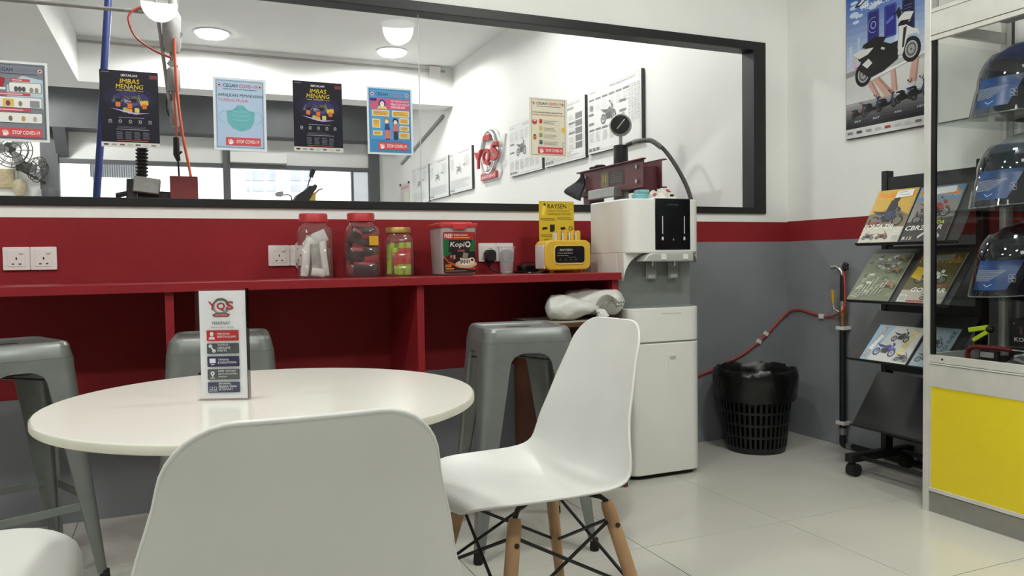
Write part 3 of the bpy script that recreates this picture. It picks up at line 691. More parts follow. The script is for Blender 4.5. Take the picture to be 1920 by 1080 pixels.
b2 = bag((1.535, 3.045, zt+0.064), (1.775, 2.905, zt+0.068), lambda t: 0.060*max(0.02, min(1, (t/0.1)**0.5 if t < 0.1 else 1, (max(0, 1-t)/0.14)**0.5 if t > 0.86 else 1)), 2, 'white printed plastic bag roll, right one beside the water dispenser')
m = MB(); rows = []
for i in range(8):
    t = i/7; row = []
    for k in range(9):
        s_ = k/8-0.5; row.append((1.615+0.10*t+0.012*math.sin(6*s_), 2.865+0.07*s_*0.6-0.01*math.sin(t*PI), zt+0.062+0.036*math.sin(t*PI)-0.05*s_*(1-t)+0.008*math.sin(9*s_+5*t)))
    rows.append(row)
m.grid(rows).build('loose_flap', BAG, b2, solid=0.004, ang=80)
INKG = pm((95, 95, 95)); m = MB()
for k in range(6):
    u = 1.70+0.008*(k % 3)+0.002*k; m.obox((u, 2.852-0.0035*k, zt+0.052+0.009*(k//3)+0.002*k), (0.006, 0.004, 0.005), Matrix.Rotation(0.6, 3, 'Y'))
m.build('print_marks', INKG, b2)

# ================================================================== WATER DISPENSER
dx0, dx1, dy0, dy1 = 1.786, 2.172, 2.89, 3.225
wd = thing('water_dispenser', 'tall white floor-standing water dispenser with black control panel', 'water dispenser', (1.98, 3.05, 0))
def foot(x0, x1, y0, y1, r, n=7):
    p = [(x1, y1), (x0, y1)]
    for cx_, a in ((x0+r, PI), (x1-r, 1.5*PI)): p += [(cx_+r*math.cos(a+PI/2*i/n), y0+r+r*math.sin(a+PI/2*i/n)) for i in range(n+1)]
    return p
fpm = foot(dx0, dx1, dy0, dy1, 0.06)
MB().prism(foot(dx0+0.02, dx1-0.02, dy0+0.02, dy1-0.02, 0.05), 0.001, 0.02).build('base', DARK, wd)
MB().prism(fpm, 0.02, 0.600).build('lower_body', DISPW, wd, bev=0.004)
MB().prism(foot(dx0+0.004, dx1-0.004, dy0+0.004, dy1-0.002, 0.056), 0.600, 0.607).build('seam', mat('seam_grey', (0.25, 0.27, 0.24), 0.5, noise=0.05), wd)
MB().prism(fpm, 0.607, 0.757).build('tray_body', DISPW, wd, bev=0.003)
MB().prism(foot(dx0+0.012, dx1-0.012, dy0+0.010, 2.999, 0.05), 0.757, 0.762).build('drip_tray', DISPG, wd, bev=0.001)
MB().prism(foot(dx0, dx1, 2.985, dy1, 0.012), 0.757, 1.0).build('column', DISPW, wd)
MB().box(dx0+0.0015, dx1-0.0015, 2.982, 2.9855, 0.76, 1.0).build('alcove_panel', DISPG, wd)
MB().prism(fpm, 0.998, 1.236).build('head', DISPW, wd, bev=0.006)
for sgn, xe, rr in ((1, dx0, 0.125), (-1, dx1, 0.045)):
    pl = [(xe, 1.0)]+[(xe+sgn*(rr-rr*math.cos(a)), 1.0-rr+rr*math.sin(a)) for a in [PI/2*(1-i/8) for i in range(9)]]
    MB().prism(pl, 2.93, 2.986, lambda u, v, h: (u, h, v)).build('cheek', DISPW if sgn > 0 else DISPS, wd, bev=0.002)
px0, px1 = 1.922, 2.106
MB().box(px0, px1, dy0-0.004, dy0+0.01, 1.012, 1.2375).build('control_panel', GLOSSB, wd, bev=0.003)
p = Print((px0, dy0-0.0042, 1.012), (1, 0, 0), (0, 0, 1), px1-px0, 0.2255, 100, 122)
for u in (20, 82): p.disc(u, 26, 3, (215, 215, 215), 3.6, 10); p.rect(u-2.2, 28, u+2.2, 31, (215, 215, 215))
p.rect(50, 22, 52, 27, (190, 190, 190)); p.text('cosway', 34, 104, 32, 5, (90, 90, 95), 0.0); p.build('panel_print', wd)['kind'] = 'stuff'
for u in (20, 82): MB().box(px0+(u-0.8)*0.00184, px0+(u+0.8)*0.00184, dy0-0.0048, dy0-0.0038, 1.012+38*0.00185, 1.012+80*0.00185).build('indicator_slit', pm((235, 235, 235)), wd)
m = MB(); m.prism([(1.856, 0.962), (2.118, 0.958), (2.118, 1.0), (1.905, 1.0), (1.878, 0.992)], dy0-0.012, dy0+0.06, lambda u, v, h: (u, h, v))
sp = m.build('spout_bar', DISPS, wd, bev=0.006)
for u in (1.958, 2.073): MB().prism(rrect(u-0.013, 0.968, u+0.013, 0.992, 0.005), dy0-0.0155, dy0-0.010, lambda a, b, h: (a, h, b)).build('button', DISPW, sp, bev=0.002)
for u in (1.945, 2.062):
    MB().cyl((u, 2.945, 0.962), (u, 2.945, 0.940), 0.008, 0.007, 12).build('nozzle', CHROME, wd)
    lvr = MB().box(u-0.028, u+0.028, 2.956, 2.959, 0.882, 0.955).build('lever', glassy('lever_clear', (0.8, 0.82, 0.8), body=0.15), wd, bev=0.002)
    MB().box(u-0.018, u+0.018, 2.950, 2.956, 0.885, 0.902).build('lever_pad', DISPS, lvr, bev=0.002)
m = MB(); m.prism(rrect(0, 0, 0.056, 0.095, 0.006), 0.0, 0.0012, lambda u, v, h: (1.985+u, dy0-h, 0.455+v)); m.build('inspection_hatch', DISPW, wd, bev=0.0006)
MB().prism(rrect(0.008, 0.070, 0.04, 0.086, 0.005), 0.0012, 0.0022, lambda u, v, h: (1.985+u, dy0-h, 0.455+v)).build('hatch_tab', DISPS, wd)
p = Print((1.955, dy0-0.0003, 0.728), (1, 0, 0), (0, 0, 1), 0.1, 0.004, 100, 4); p.lines(0, 3, 100, 1, 3, 2, (150, 150, 145), 0); p.build('small_print', wd)
# things lying on the dispenser
m = MB(); cyl_c = Vector((1.915, 3.0, 1.2372))
m.lathe([(0.0, 0.0), (0.036, 0.0), (0.037, 0.006), (0.037, 0.024), (0.033, 0.028), (0.0, 0.0285)], 28, cyl_c)
bcap = thing('bottle_cap', 'turquoise bottle cap lying on top of the water dispenser', 'bottle cap', cyl_c)
TURQ = mat('turquoise_plastic', (0.20, 0.46, 0.50), 0.4, noise=0.05)
m.build('rim', TURQ, bcap); MB().prism(rrect(-0.014, -0.03, 0.036, 0.03, 0.01), 0.0285, 0.045, lambda u, v, h: (cyl_c.x+u, cyl_c.y+v, cyl_c.z+h)).build('spout_flap', TURQ, bcap, bev=0.004)
m = MB(); rows = []; rn = random.Random(8); NB = 22
for i in range(NB):
    row = []
    for k in range(NB):
        u = i/(NB-1)*2-1; v = k/(NB-1)*2-1; d_ = max(0, 1-(abs(u)**2.6+abs(v)**2.6)**(1/2.6))
        z = 0.042*min(1, d_*1.6)**0.6*(1+0.25*math.sin(7*u+3*v)+0.18*math.sin(11*v-4*u)); row.append((2.035+0.085*u, 3.01+0.06*v, 1.2375+max(0.0, z)))
    rows.append(row)
m.grid(rows); pk = m.build('plastic_packet', mat('crumpled_packet', (0.68, 0.66, 0.60), 0.3, noise=0.25, nscale=35, bump=0.3, bscale=60), ang=40)
tag(pk, 'crumpled white plastic packet lying on top of the water dispenser', 'packet')
PRD = mat('packet_red', (0.5, 0.07, 0.09), 0.4, noise=0.1)
MB().obox((2.06, 2.985, 1.279), (0.026, 0.014, 0.007), Euler((0.5, 0.4, 0.3)).to_matrix()).build('red_print', PRD, pk); MB().obox((1.975, 2.97, 1.262), (0.02, 0.01, 0.004), Euler((0.6, -0.4, 0.3)).to_matrix()).build('red_print', PRD, pk)
MB().obox((2.058, 2.957, 1.2585), (0.014, 0.01, 0.008)).build('black_clip', DARK, pk)

# ================================================================== TABLE, SIGN HOLDER
TZ, TX, TY, TR = 0.72, 0.156, 1.579, 0.40
tb = thing('round_table', 'round white table with pale edge band on a pedestal foot', 'table', (TX, TY, 0))
top = MB().lathe([(0.0, TZ-0.017), (TR-0.004, TZ-0.017), (TR-0.001, TZ-0.0150), (TR-0.001, TZ-0.0015), (TR-0.003, TZ), (0.0, TZ)], 96, (TX, TY, 0)).build('table_top', TABLE_W, tb)
MB().shell([(TR-0.0005, TZ-0.0155), (TR+0.0008, TZ-0.014), (TR+0.0008, TZ-0.003), (TR-0.0005, TZ-0.001)], 96, (TX, TY, 0)).build('edge_band', TABLE_E, top)
MB().lathe([(0.11, TZ-0.034), (0.11, TZ-0.0172), (0.0, TZ-0.0172)], 32, (TX, TY, 0)).build('mount_plate', SILVER, tb)
MB().cyl((TX, TY, 0.03), (TX, TY, TZ-0.034), 0.03, n=24).build('pedestal', CHROME, tb)
MB().lathe([(0.0, 0.0), (0.19, 0.0), (0.19, 0.008), (0.06, 0.022), (0.034, 0.04), (0.0, 0.04)], 40, (TX, TY, 0)).build('base', CHROME, tb)
ha, hb = PZ(371, 752, TZ), PZ(467, 750, TZ); hU = (hb-ha).normalized(); hN = Vector((hU.y, -hU.x, 0)); hw = (hb-ha).length
hh = 0.213
sh = thing('sign_holder', 'clear acrylic sign holder with printed benefits leaflet on the round table', 'sign holder', ((ha+hb)/2))
ACR = glassy('acrylic', (0.985, 0.985, 0.985), refl=0.8)
def hfr(u, v, h): return ha+hU*u+Vector((0, 0, v))+hN*h
MB().prism(rrect(0, 0.0006, hw, hh, 0.002), 0.0, 0.002, hfr).build('front_sheet', ACR, sh, smooth=False)
MB().prism(rrect(0, 0.0026, hw, hh, 0.002), -0.016, -0.014, hfr).build('back_sheet', ACR, sh, smooth=False)
MB().box(0, 1, 0, 1, 0, 1)
MB().prism([(0, -0.016), (hw, -0.016), (hw, 0.004), (0, 0.004)], 0.0004, 0.0024, lambda u, v, h: hfr(u, h, v)).build('base_plate', ACR, sh, smooth=False)
MB().prism([(hw-0.002, 0.003), (hw, 0.003), (hw, hh), (hw-0.002, hh)], -0.0138, -0.0002, hfr).build('side_edge', glassy('acrylic_edge', (0.45, 0.4, 0.4), refl=1.5), sh, smooth=False)
lw = hw*0.905; lf0 = hw*0.07
lf = MB().prism([(lf0, 0.004), (lf0+lw, 0.004), (lf0+lw, hh-0.004), (lf0, hh-0.004)], -0.003, -0.0022, hfr).build('leaflet', pm((244, 244, 247)), sh)
p = Print(hfr(lf0, 0.004, -0.0021), hU, (0, 0, 1), lw, hh-0.008, 100, 235, dz=0.0002)
def yqs(p, x, y, k):          # ring emblem with three red letters and a banner
    S = (150, 150, 152)
    p.ring(x, y+18*k, 11*k, 16*k, S, 30); p.up(); p.ring(x, y+18*k, 13.5*k, 16*k, (95, 95, 98), 30, 0.4, 2.3); p.ring(x, y+18*k, 11*k, 13*k, (205, 205, 208), 30, 2.4, 4.2); p.up()
    p.poly([(x-14*k, y-2*k), (x+14*k, y-2*k), (x+17*k, y+3*k), (x+10*k, y+6*k), (x-10*k, y+6*k), (x-17*k, y+3*k)], (120, 120, 122)); p.up(); p.rect(x-13*k, y-0.5*k, x+13*k, y+4*k, (190, 50, 50), 1.5*k); p.up()
    p.text('QUALITY SERVICE', x-11*k, y+0.6*k, 22*k, 2.4*k, (235, 225, 225), 0.01).text('YAMAHA', x-8*k, y+28*k, 16*k, 3*k, (70, 70, 72), 0.02)
    for ch, dx, dy, w_ in (('Y', -23, 12, 14), ('Q', -7.5, 10, 15), ('S', 9.5, 12, 14)):
        p.text(ch, x+dx*k-0.7*k, y+dy*k-0.7*k, (w_+1.4)*k, 16.4*k, (90, 90, 92), 0.07)
    p.up()
    for ch, dx, dy, w_ in (('Y', -23, 12, 14), ('Q', -7.5, 10, 15), ('S', 9.5, 12, 14)):
        p.text(ch, x+dx*k, y+dy*k, w_*k, 15*k, (196, 52, 50), 0.05)
    p.up()
yqs(p, 47, 180, 1.15)
p.text('MANFAAT', 28, 161, 38, 7, (60, 60, 62), 0.02).text('YAMAHA QUALITY SERVICE', 23, 153.5, 50, 3.6, (95, 95, 98), 0.01)
for k, (c, ls) in enumerate((((196, 52, 50), ('MEKANIK', 'BERTAULIAH')), ((82, 88, 88), ('YAMAHA', 'GENUINE', 'PARTS')), ((58, 56, 92), ('YAMAHA', 'E-SOLUTIONS')), ((88, 90, 90), ('LEBIH 120 PUSAT', 'SERVIS MENGAMBIL', 'SAMADAN')), ((66, 70, 96), ('SENANG,', 'SELESA DAN', 'SETEMPAT')))):
    y0 = 126-k*28.2; p.rect(15, y0, 84, y0+23, c, 2)
    p.up()
    Wc = (232, 232, 235); n = len(ls)
    for i, t_ in enumerate(ls): p.text(t_, 38, y0+15.5-i*6.2-(2.5 if n == 2 else 0)+(0 if n == 2 else 1.5), min(40, 3.9*len(t_)) if k != 3 else 2.6*len(t_), 4.6 if k != 3 else 3.8, Wc, 0.04)
    if k == 0: p.disc(26, y0+15, 4, Wc, 5, 12); p.poly([(19, y0+3), (33, y0+3), (31, y0+9), (21, y0+9)], Wc)
    if k == 1: p.line(22, y0+18, 30, y0+6, 3, Wc); p.ring(22.5, y0+17, 1.5, 4, Wc, 10); p.ring(30, y0+6.5, 1.5, 4, Wc, 10)
    if k == 2: p.rect(20, y0+8, 33, y0+18, Wc); p.rect(23, y0+4, 30, y0+6, Wc)
    if k == 3: p.ring(26, y0+14, 1.7, 4.5, Wc, 12); p.poly([(23, y0+11), (29, y0+11), (26, y0+5)], Wc); p.rect(21, y0+3, 31, y0+4.3, Wc)
    if k == 4: p.frame(19, y0+6, 25, y0+13, .8, Wc); p.frame(28, y0+6, 34, y0+13, .8, Wc); p.rect(17, y0+3, 36, y0+4, Wc)
p.build('print', lf)

# ================================================================== SHELL CHAIRS
def make_chair(label):
    t = thing('shell_chair', label, 'chair', group='white shell chairs around the round table')
    # (y, z, halfwidth, edge lift, edge forward)
    pr_ = [(.238,.408,.205,.004,0),(.234,.424,.212,.006,0),(.215,.434,.218,.010,0),(.17,.437,.224,.016,0),(.10,.430,.229,.024,0),(.02,.421,.232,.032,.0),(-.06,.415,.233,.038,.004),(-.12,.421,.232,.038,.016),(-.162,.445,.229,.030,.032),(-.186,.485,.222,.018,.046),(-.20,.54,.207,.008,.052),(-.213,.60,.187,.002,.050),(-.227,.665,.172,0,.042),(-.241,.73,.153,0,.032),(-.253,.779,.145,0,.025),(-.262,.818,.142,0,.022)]
    pts = [Vector(a) for a in pr_] if False else pr_
    # resample densely by linear interpolation on a Catmull-Rom curve of the five channels
    def cr(i, t):
        a = pr_[max(i-1, 0)]; b = pr_[i]; c = pr_[min(i+1, len(pr_)-1)]; d = pr_[min(i+2, len(pr_)-1)]
        return [0.5*((2*b[k])+(c[k]-a[k])*t+(2*a[k]-5*b[k]+4*c[k]-d[k])*t*t+(3*b[k]-a[k]-3*c[k]+d[k])*t**3) for k in range(5)]
    S = []
    for i in range(len(pr_)-1):
        for j in range(6): S.append(cr(i, j/6))
    S.append(list(pr_[-1]))
    arc = [0]
    for a, b in zip(S, S[1:]): arc.append(arc[-1]+math.hypot(b[0]-a[0], b[1]-a[1]))
    L = arc[-1]
    def at(s):
        s = max(0, min(L, s))
        for i in range(len(arc)-1):
            if arc[i+1] >= s:
                f = (s-arc[i])/max(1e-9, arc[i+1]-arc[i]); return [S[i][k]+(S[i+1][k]-S[i][k])*f for k in range(5)]
        return S[-1]
    rf, rb = 0.15, 0.070
    ss = [rf*(1-math.cos(PI/2*i/8)) for i in range(8)]+[rf+(L-rf-rb)*i/26 for i in range(27)]+[L-rb*(1-math.cos(PI/2*i/8)) for i in range(7, -1, -1)]
    rows = []
    for s in ss:
        y, z, hw_, el, ef = at(s)
        if s < rf: q = hw_-rf*0.95+rf*0.95*math.sqrt(max(0, 1-((rf-s)/rf)**2))
        elif s > L-rb: q = hw_-rb+rb*math.sqrt(max(0, 1-((s-L+rb)/rb)**2))
        else: q = hw_
        row = []
        for k in range(25):
            a = -1+2*k/24; b = math.copysign(abs(a)**0.92, a)
            x = b*q; e = (abs(x)/max(hw_, 1e-6))**2.4
            row.append((x, y+ef*e, z+el*e))
        rows.append(row)
    sh_ = MB().grid(rows).build('shell', PLAST_W, t, local=True, solid=0.0065, ang=60, off=0)
    # rim roll along the edge
    ring = [r[0] for r in rows]+[r for r in rows[-1][1:-1]]+[r[-1] for r in rows[::-1]]+[r for r in rows[0][-2:0:-1]]
    cl = []
    for q in ring:
        if not cl or (Vector(q)-Vector(cl[-1])).length > 0.003: cl.append(q)
    MB().tube([(a, b, c) for a, b, c in cl], 0.0037, 8, closed=True).build('rim', PLAST_W, sh_, local=True, ang=80)
    tops = {}; bots = {}
    for sx in (-1, 1):
        for sy in (-1, 1):
            a = Vector((sx*.135, sy*.125-.005, .392)); b = Vector((sx*.225, sy*.215-.005, 0.0)); tops[sx, sy] = a; bots[sx, sy] = b
            lg = MB().tube([b, b+(a-b)*0.02, b+(a-b)*0.55, a-(a-b)*0.04, a], [.0105, .0115, .0165, .0165, .013], 18).build('leg', WOOD, t, local=True)
            d = (a-b).normalized()
            MB().cyl(a-d*0.055+Vector((sx*0.0165, 0, 0)), a-d*0.055+Vector((sx*0.0195, 0, 0)), .006, n=10).build('bolt', BLACKM, lg, local=True)
            MB().tube([a-d*0.06, a+d*0.002, a+Vector((-sx*.010, -sy*.010, .010)), Vector((sx*.09, sy*.085-.005, .407))], .0065, 8).build('bracket', BLACKM, lg, local=True)
    for (p0, p1) in (((-1,-1),(1,-1)), ((-1,1),(1,1)), ((-1,-1),(-1,1)), ((1,-1),(1,1))):
        m = MB()
        for u, v in ((p0, p1), (p1, p0)):
            a = tops[u]+(bots[u]-tops[u])*0.10; b = tops[v]+(bots[v]-tops[v])*0.52; m.tube([a, b], .0042, 8)
        m.build('cross_brace', BLACKM, t, local=True)
    m = MB()
    for sx, sy in ((1, 1), (1, -1)): m.bar((-sx*.1, -sy*.095-.005, .408), (sx*.1, sy*.095-.005, .408), .02, .006)
    m.build('mount_cross', BLACKM, t, local=True)
    return t
ch = make_chair('white shell chair nearest the camera, its back towards us')
ch.location = (0.124, 1.085, 0); ch.rotation_euler = (0, 0, 0)
c2 = copy_tree(ch); c2['label'] = 'white shell chair on wooden legs at the right side of the round table'; c2.location = (0.796, 1.752, 0); c2.rotation_euler = (0, 0, PI/2+0.08)
c3 = copy_tree(ch); c3['label'] = 'white shell chair at the left of the table, only its seat edge in view'; c3.location = (-0.415, 1.57, 0); c3.rotation_euler = (0, 0, -PI/2+0.1)

# ================================================================== BAR STOOLS
def make_stool(label):
    t = thing('bar_stool', label, 'stool', group='silver metal bar stools at the counter')
    Hs = 0.752; a = 0.150
    m = MB(); lv = []
    for e, z in ((0.0085, Hs-0.048), (0.0085, Hs-0.047), (0.001, Hs-0.012), (-0.005, Hs-0.003), (-0.012, Hs), (-0.020, Hs-0.0005), (-0.027, Hs-0.006), (-0.03, Hs-0.007)):
        lv.append([(x, y, z) for x, y in rrect(-a-e, -a-e, a+e, a+e, 0.042+e*0.7, 6)])
    for p_, q_ in zip(lv, lv[1:]):
        n = len(p_); m.add(p_+q_, [(i, (i+1) % n, n+(i+1) % n, n+i) for i in range(n)])
    m.add(lv[-1], [tuple(range(len(lv[-1])))])
    st_ = m.build('seat', SILVER, t, local=True, ang=22)
    MB().prism(rrect(-0.045, -0.012, 0.045, 0.012, 0.012), Hs-0.0068, Hs-0.0062).build('grip_slot', DARK, st_, local=True)
    Zt = Hs-0.0485
    ap = [(x, y) for x, y in rrect(-a-0.0095, -a-0.0095, a+0.0095, a+0.0095, 0.047, 6)]; ap2 = [(x*1.012, y*1.012) for x, y in ap]
    n = len(ap); MB().add([(x, y, Zt) for x, y in ap]+[(x, y, Zt-0.035) for x, y in ap2], [(i, (i+1) % n, n+(i+1) % n, n+i) for i in range(n)]).build('apron', SILVER, t, local=True, solid=0.002)
    for sx in (-1, 1):
        for sy in (-1, 1):
            rows = []
            zt0 = Zt-0.034
            zw = [(zt0, 0.145), (zt0-0.003, 0.128), (zt0-0.008, 0.113), (zt0-0.015, 0.103), (zt0-0.024, 0.0965), (zt0-0.036, 0.092)]
            zw += [((zt0-0.036)*(1-g)+0.035*g, 0.092*(1-g)+0.030*g) for g in [i/10 for i in range(1, 11)]]
            for z, w_ in zw:
                f = (zt0-z)/(zt0-0.035); c = 0.1608+0.0485*f
                r = 0.045*(1-f)+0.018*f; r = min(r, w_*0.6)
                row = [(c-w_, c)]+[(c-r+r*math.sin(PI/2*k/6), c-r+r*math.cos(PI/2*k/6)) for k in range(7)]+[(c, c-w_)]
                row = [(x*sx, y*sy, z) for x, y in row]
                # flange turned inward on both free edges
                x0, y0, _ = row[0]; x1, y1, _ = row[-1]; fl = 0.010
                row = [(x0, y0-sy*fl, z)]+row+[(x1-sx*fl, y1, z)]
                rows.append(row)
            lg = MB().grid(rows).build('leg', SILVER, t, local=True, solid=0.002, ang=24)
            MB().lathe([(0.0, 0.0), (0.014, 0.0), (0.016, 0.006), (0.013, 0.042)], 14, (sx*0.200, sy*0.200, 0)).build('rubber_foot', RUBBER, lg, local=True)
    zr = 0.25; cr_ = 0.159+0.05*(1-(zr-0.035)/(Zt-0.07))
    for (sx, sy) in ((1, 0), (-1, 0), (0, 1), (0, -1)):
        c = cr_-0.004
        A = (sx*c-(0 if sx else c-0.03), sy*c-(0 if sy else c-0.03), zr); B = (sx*c+(0 if sx else c-0.03), sy*c+(0 if sy else c-0.03), zr)
        MB().bar(A, B, 0.004, 0.024).build('foot_rail', SILVER, t, local=True, bev=0.001)
    m = MB()
    for s in (1, -1):
        P0 = Vector((-0.145, -s*0.145, Zt-0.075)); P1 = Vector((0, 0, Zt-0.060)); P2 = Vector((0.145, s*0.145, Zt-0.075))
        m.bar(P0, P1+Vector((0,0,s*0.003)), 0.024, 0.004); m.bar(P1+Vector((0,0,s*0.003)), P2, 0.024, 0.004)
    m.build('under_brace', SILVER, t, local=True)
    return t
s1 = make_stool('silver metal bar stool at the right, beside the low wooden cabinet'); s1.location = (1.088, 2.495, 0); s1.rotation_euler = (0, 0, math.radians(-8))
s2 = copy_tree(s1); s2['label'] = 'silver metal bar stool in the middle, behind the acrylic sign holder'; s2.location = (0.125, 2.72, 0); s2.rotation_euler = (0, 0, math.radians(-4))
s3 = copy_tree(s1); s3['label'] = 'silver metal bar stool at the far left, cut by the picture edge'; s3.location = (-0.50, 2.78, 0); s3.rotation_euler = (0, 0, math.radians(25))

# ================================================================== WASTE BIN
bcx, bcy = 2.675, 3.13
BINP = mat('bin_black_plastic', (13, 14, 15), 0.5, noise=0.1); LINER = mat('bin_liner_plastic', (12, 12, 12), 0.28, noise=0.2, nscale=20, bump=0.5, bscale=18)
bn = thing('waste_bin', 'black slotted plastic waste bin with black liner in the corner', 'bin', (bcx, bcy, 0))
m = MB(); Hb = 0.375; RB = lambda z: 0.145+(0.185-0.145)*z/Hb
m.lathe([(0.0, 0.004), (0.14, 0.004), (0.143, 0.0), (RB(0.03)+0.002, 0.03), (RB(0.03)-0.002, 0.031), (0.0, 0.008)], 48, (bcx, bcy, 0))
lev = [0.03, 0.085, 0.145, 0.205, 0.265, 0.325]
for z in lev[1:]: m.lathe([(RB(z)-0.003, z-0.006), (RB(z)+0.001, z-0.006), (RB(z)+0.001, z+0.006), (RB(z)-0.003, z+0.006), (RB(z)-0.003, z-0.006)], 48, (bcx, bcy, 0))
NB_ = 40
for z0, z1 in zip(lev, lev[1:]):
    for k in range(NB_):
        a = 2*PI*(k+0.5)/NB_; c, s = math.cos(a), math.sin(a); A = Vector((bcx+RB(z0)*c, bcy+RB(z0)*s, z0)); B = Vector((bcx+RB(z1)*c, bcy+RB(z1)*s, z1))
        m.bar(A, B, 0.0115, 0.003, up=(c, s, 0))
m.lathe([(RB(0.325)-0.003, 0.325), (RB(0.325)+0.001, 0.325), (0.186, Hb), (0.192, Hb), (0.192, Hb+0.008), (0.182, Hb+0.008), (RB(0.325)-0.003, 0.325)], 48, (bcx, bcy, 0))
m.build('basket', BINP, bn, ang=40)
def crum(prof, seed, amp):
    rn = random.Random(seed); ph = [rn.random()*7 for _ in range(8)]; rows = []
    for i, (r, z, q) in enumerate(prof):
        row = []
        for k in range(64):
            a = 2*PI*k/64
            d = q*(0.5*math.sin(5*a+ph[0]+i*0.7)+0.4*math.sin(9*a+ph[1]-i*1.1)+0.35*math.sin(17*a+ph[2]+i*1.9)+0.25*math.sin(29*a+ph[3]-i))
            row.append((bcx+(r+d*amp)*math.cos(a), bcy+(r+d*amp)*math.sin(a), z+d*amp*0.9))
        rows.append(row+[row[0]])
    return MB().grid(rows)
crum([(0.02, 0.18, .5), (0.12, 0.19, 1), (0.155, 0.26, .8), (0.168, 0.32, .8), (0.174, 0.37, .6), (0.180, 0.405, 1.6), (0.190, 0.418, 1.4), (0.203, 0.408, .5), (0.209, 0.385, .3), (0.208, 0.36, .5), (0.204, 0.325, .6), (0.199, 0.29, .8), (0.196, 0.262, .9)], 4, 0.0065).build('liner', LINER, bn, ang=50)

# ================================================================== WATER PIPE ON THE RIGHT WALL
wp = thing('stand_pipe', 'black stand pipe with yellow valve lever against the grey wall', 'pipe', (3.075, 2.948, 0))
PX_ = 3.075; PYy = 2.948
BPIPE = mat('black_pipe', (17, 19, 22), 0.5, noise=0.1); BRASS = mat('brass', (0.36, 0.22, 0.12), 0.35, metal=0.8, noise=0.1)
MB().cyl((PX_, PYy, 0.03), (PX_, PYy, 0.62), 0.0155).build('riser', BPIPE, wp)
MB().tube(smoothpath([(PX_, PYy, 0.05), (PX_, PYy, 0.024), (PX_, PYy-0.02, 0.018), (PX_, PYy-0.06, 0.018)], 4), 0.016, 12).build('elbow', BPIPE, wp)
MB().cyl((PX_, PYy-0.05, 0.018), (PX_, PYy-0.95, 0.018), 0.015).build('floor_run', BPIPE, wp)
m = MB(); m.cyl((PX_, PYy, 0.068), (PX_, PYy, 0.10), 0.018); m.build('collar', STEEL, wp); MB().cyl((PX_, PYy-0.035, 0.018), (PX_, PYy-0.065, 0.018), 0.018).build('collar', STEEL, wp)
for z in (0.118, 0.60): MB().box(PX_-0.022, RW-0.001, PYy-0.026, PYy+0.026, z, z+0.018).build('saddle_clip', SOCKW, wp, bev=0.002)
MB().box(PX_-0.02, RW-0.001, PYy-0.41, PYy-0.39, 0.004, 0.034).build('saddle_clip', SOCKW, wp, bev=0.002)
MB().cyl((PX_, PYy, 0.62), (PX_, PYy, 0.66), 0.0165).build('coupling', BRASS, wp)
MB().lathe([(0.0, 0.66), (0.017, 0.66), (0.022, 0.675), (0.022, 0.70), (0.017, 0.715), (0.0, 0.715)], 16, (PX_, PYy, 0)).build('valve_body', BRASS, wp)
lv_ = MB().tube([(PX_-0.02, PYy+0.005, 0.69), (PX_-0.03, PYy+0.028, 0.705), (PX_-0.03, PYy+0.034, 0.74)], 0.005, 8).build('valve_stem', STEEL, wp)
MB().tube([(PX_-0.03, PYy+0.034, 0.735), (PX_-0.03, PYy+0.036, 0.80)], [0.0075, 0.009], 10).build('valve_lever', mat('yellow_lever', (0.55, 0.36, 0.03), 0.5, noise=0.1), wp)
MB().cyl((PX_, PYy, 0.715), (PX_, PYy, 0.745), 0.0165).build('coupling', STEEL, wp)
MB().cyl((PX_, PYy, 0.745), (PX_, PYy, 0.875), 0.0135).build('upper_pipe', BPIPE, wp)
MB().tube([(PX_, PYy, 0.87), (PX_-0.004, PYy+0.008, 0.90), (PX_-0.012, PYy+0.03, 0.918), (PX_-0.02, PYy+0.055, 0.914)], [0.010, 0.011, 0.010, 0.012], 12).build('tap', CHROME, wp)
m = MB()
for k in range(5): a = 2*PI*k/5; m.ball((PX_+0.012*math.cos(a)*0.3-0.006, PYy-0.022+0.014*math.cos(a), 0.918+0.014*math.sin(a)), 0.0105, 10)
m.ball((PX_-0.006, PYy-0.022, 0.918), 0.014, 10); m.build('tap_knob', BLACKM, wp)
hz = RW-0.008; by_ = BW-0.008
hp = [(PX_-0.005, PYy-0.005, 0.90), (PX_-0.012, PYy-0.022, 0.86), (PX_-0.012, PYy-0.026, 0.78), (PX_-0.014, PYy-0.018, 0.70), (PX_-0.010, PYy+0.03, 0.675), (hz, 3.07, 0.656), (hz, 3.153, 0.663), (hz, 3.27, 0.682), (hz-0.003, 3.345, 0.668), (3.05, by_-0.003, 0.63), (2.949, by_, 0.546), (2.813, by_, 0.46), (2.671, by_, 0.406), (2.522, by_, 0.360), (2.3, by_, 0.31), (2.05, by_-0.02, 0.28)]
hs = MB().tube(smoothpath(hp, 6), 0.006, 10).build('water_hose', HOSE_R); tag(hs, 'thin red water hose clipped along the corner walls', 'hose')
for q, ax in (((hz-0.004, 3.11, 0.657), 0), ((2.949, by_+0.001, 0.552), 1), ((2.90, by_+0.001, 0.512), 1)):
    m = MB(); m.obox(q, (0.016, 0.028, 0.024) if ax == 0 else (0.026, 0.014, 0.022), Matrix.Rotation(0.5 if ax else 0, 3, 'Y')); m.build('hose_clip', SOCKW, hs, bev=0.002)

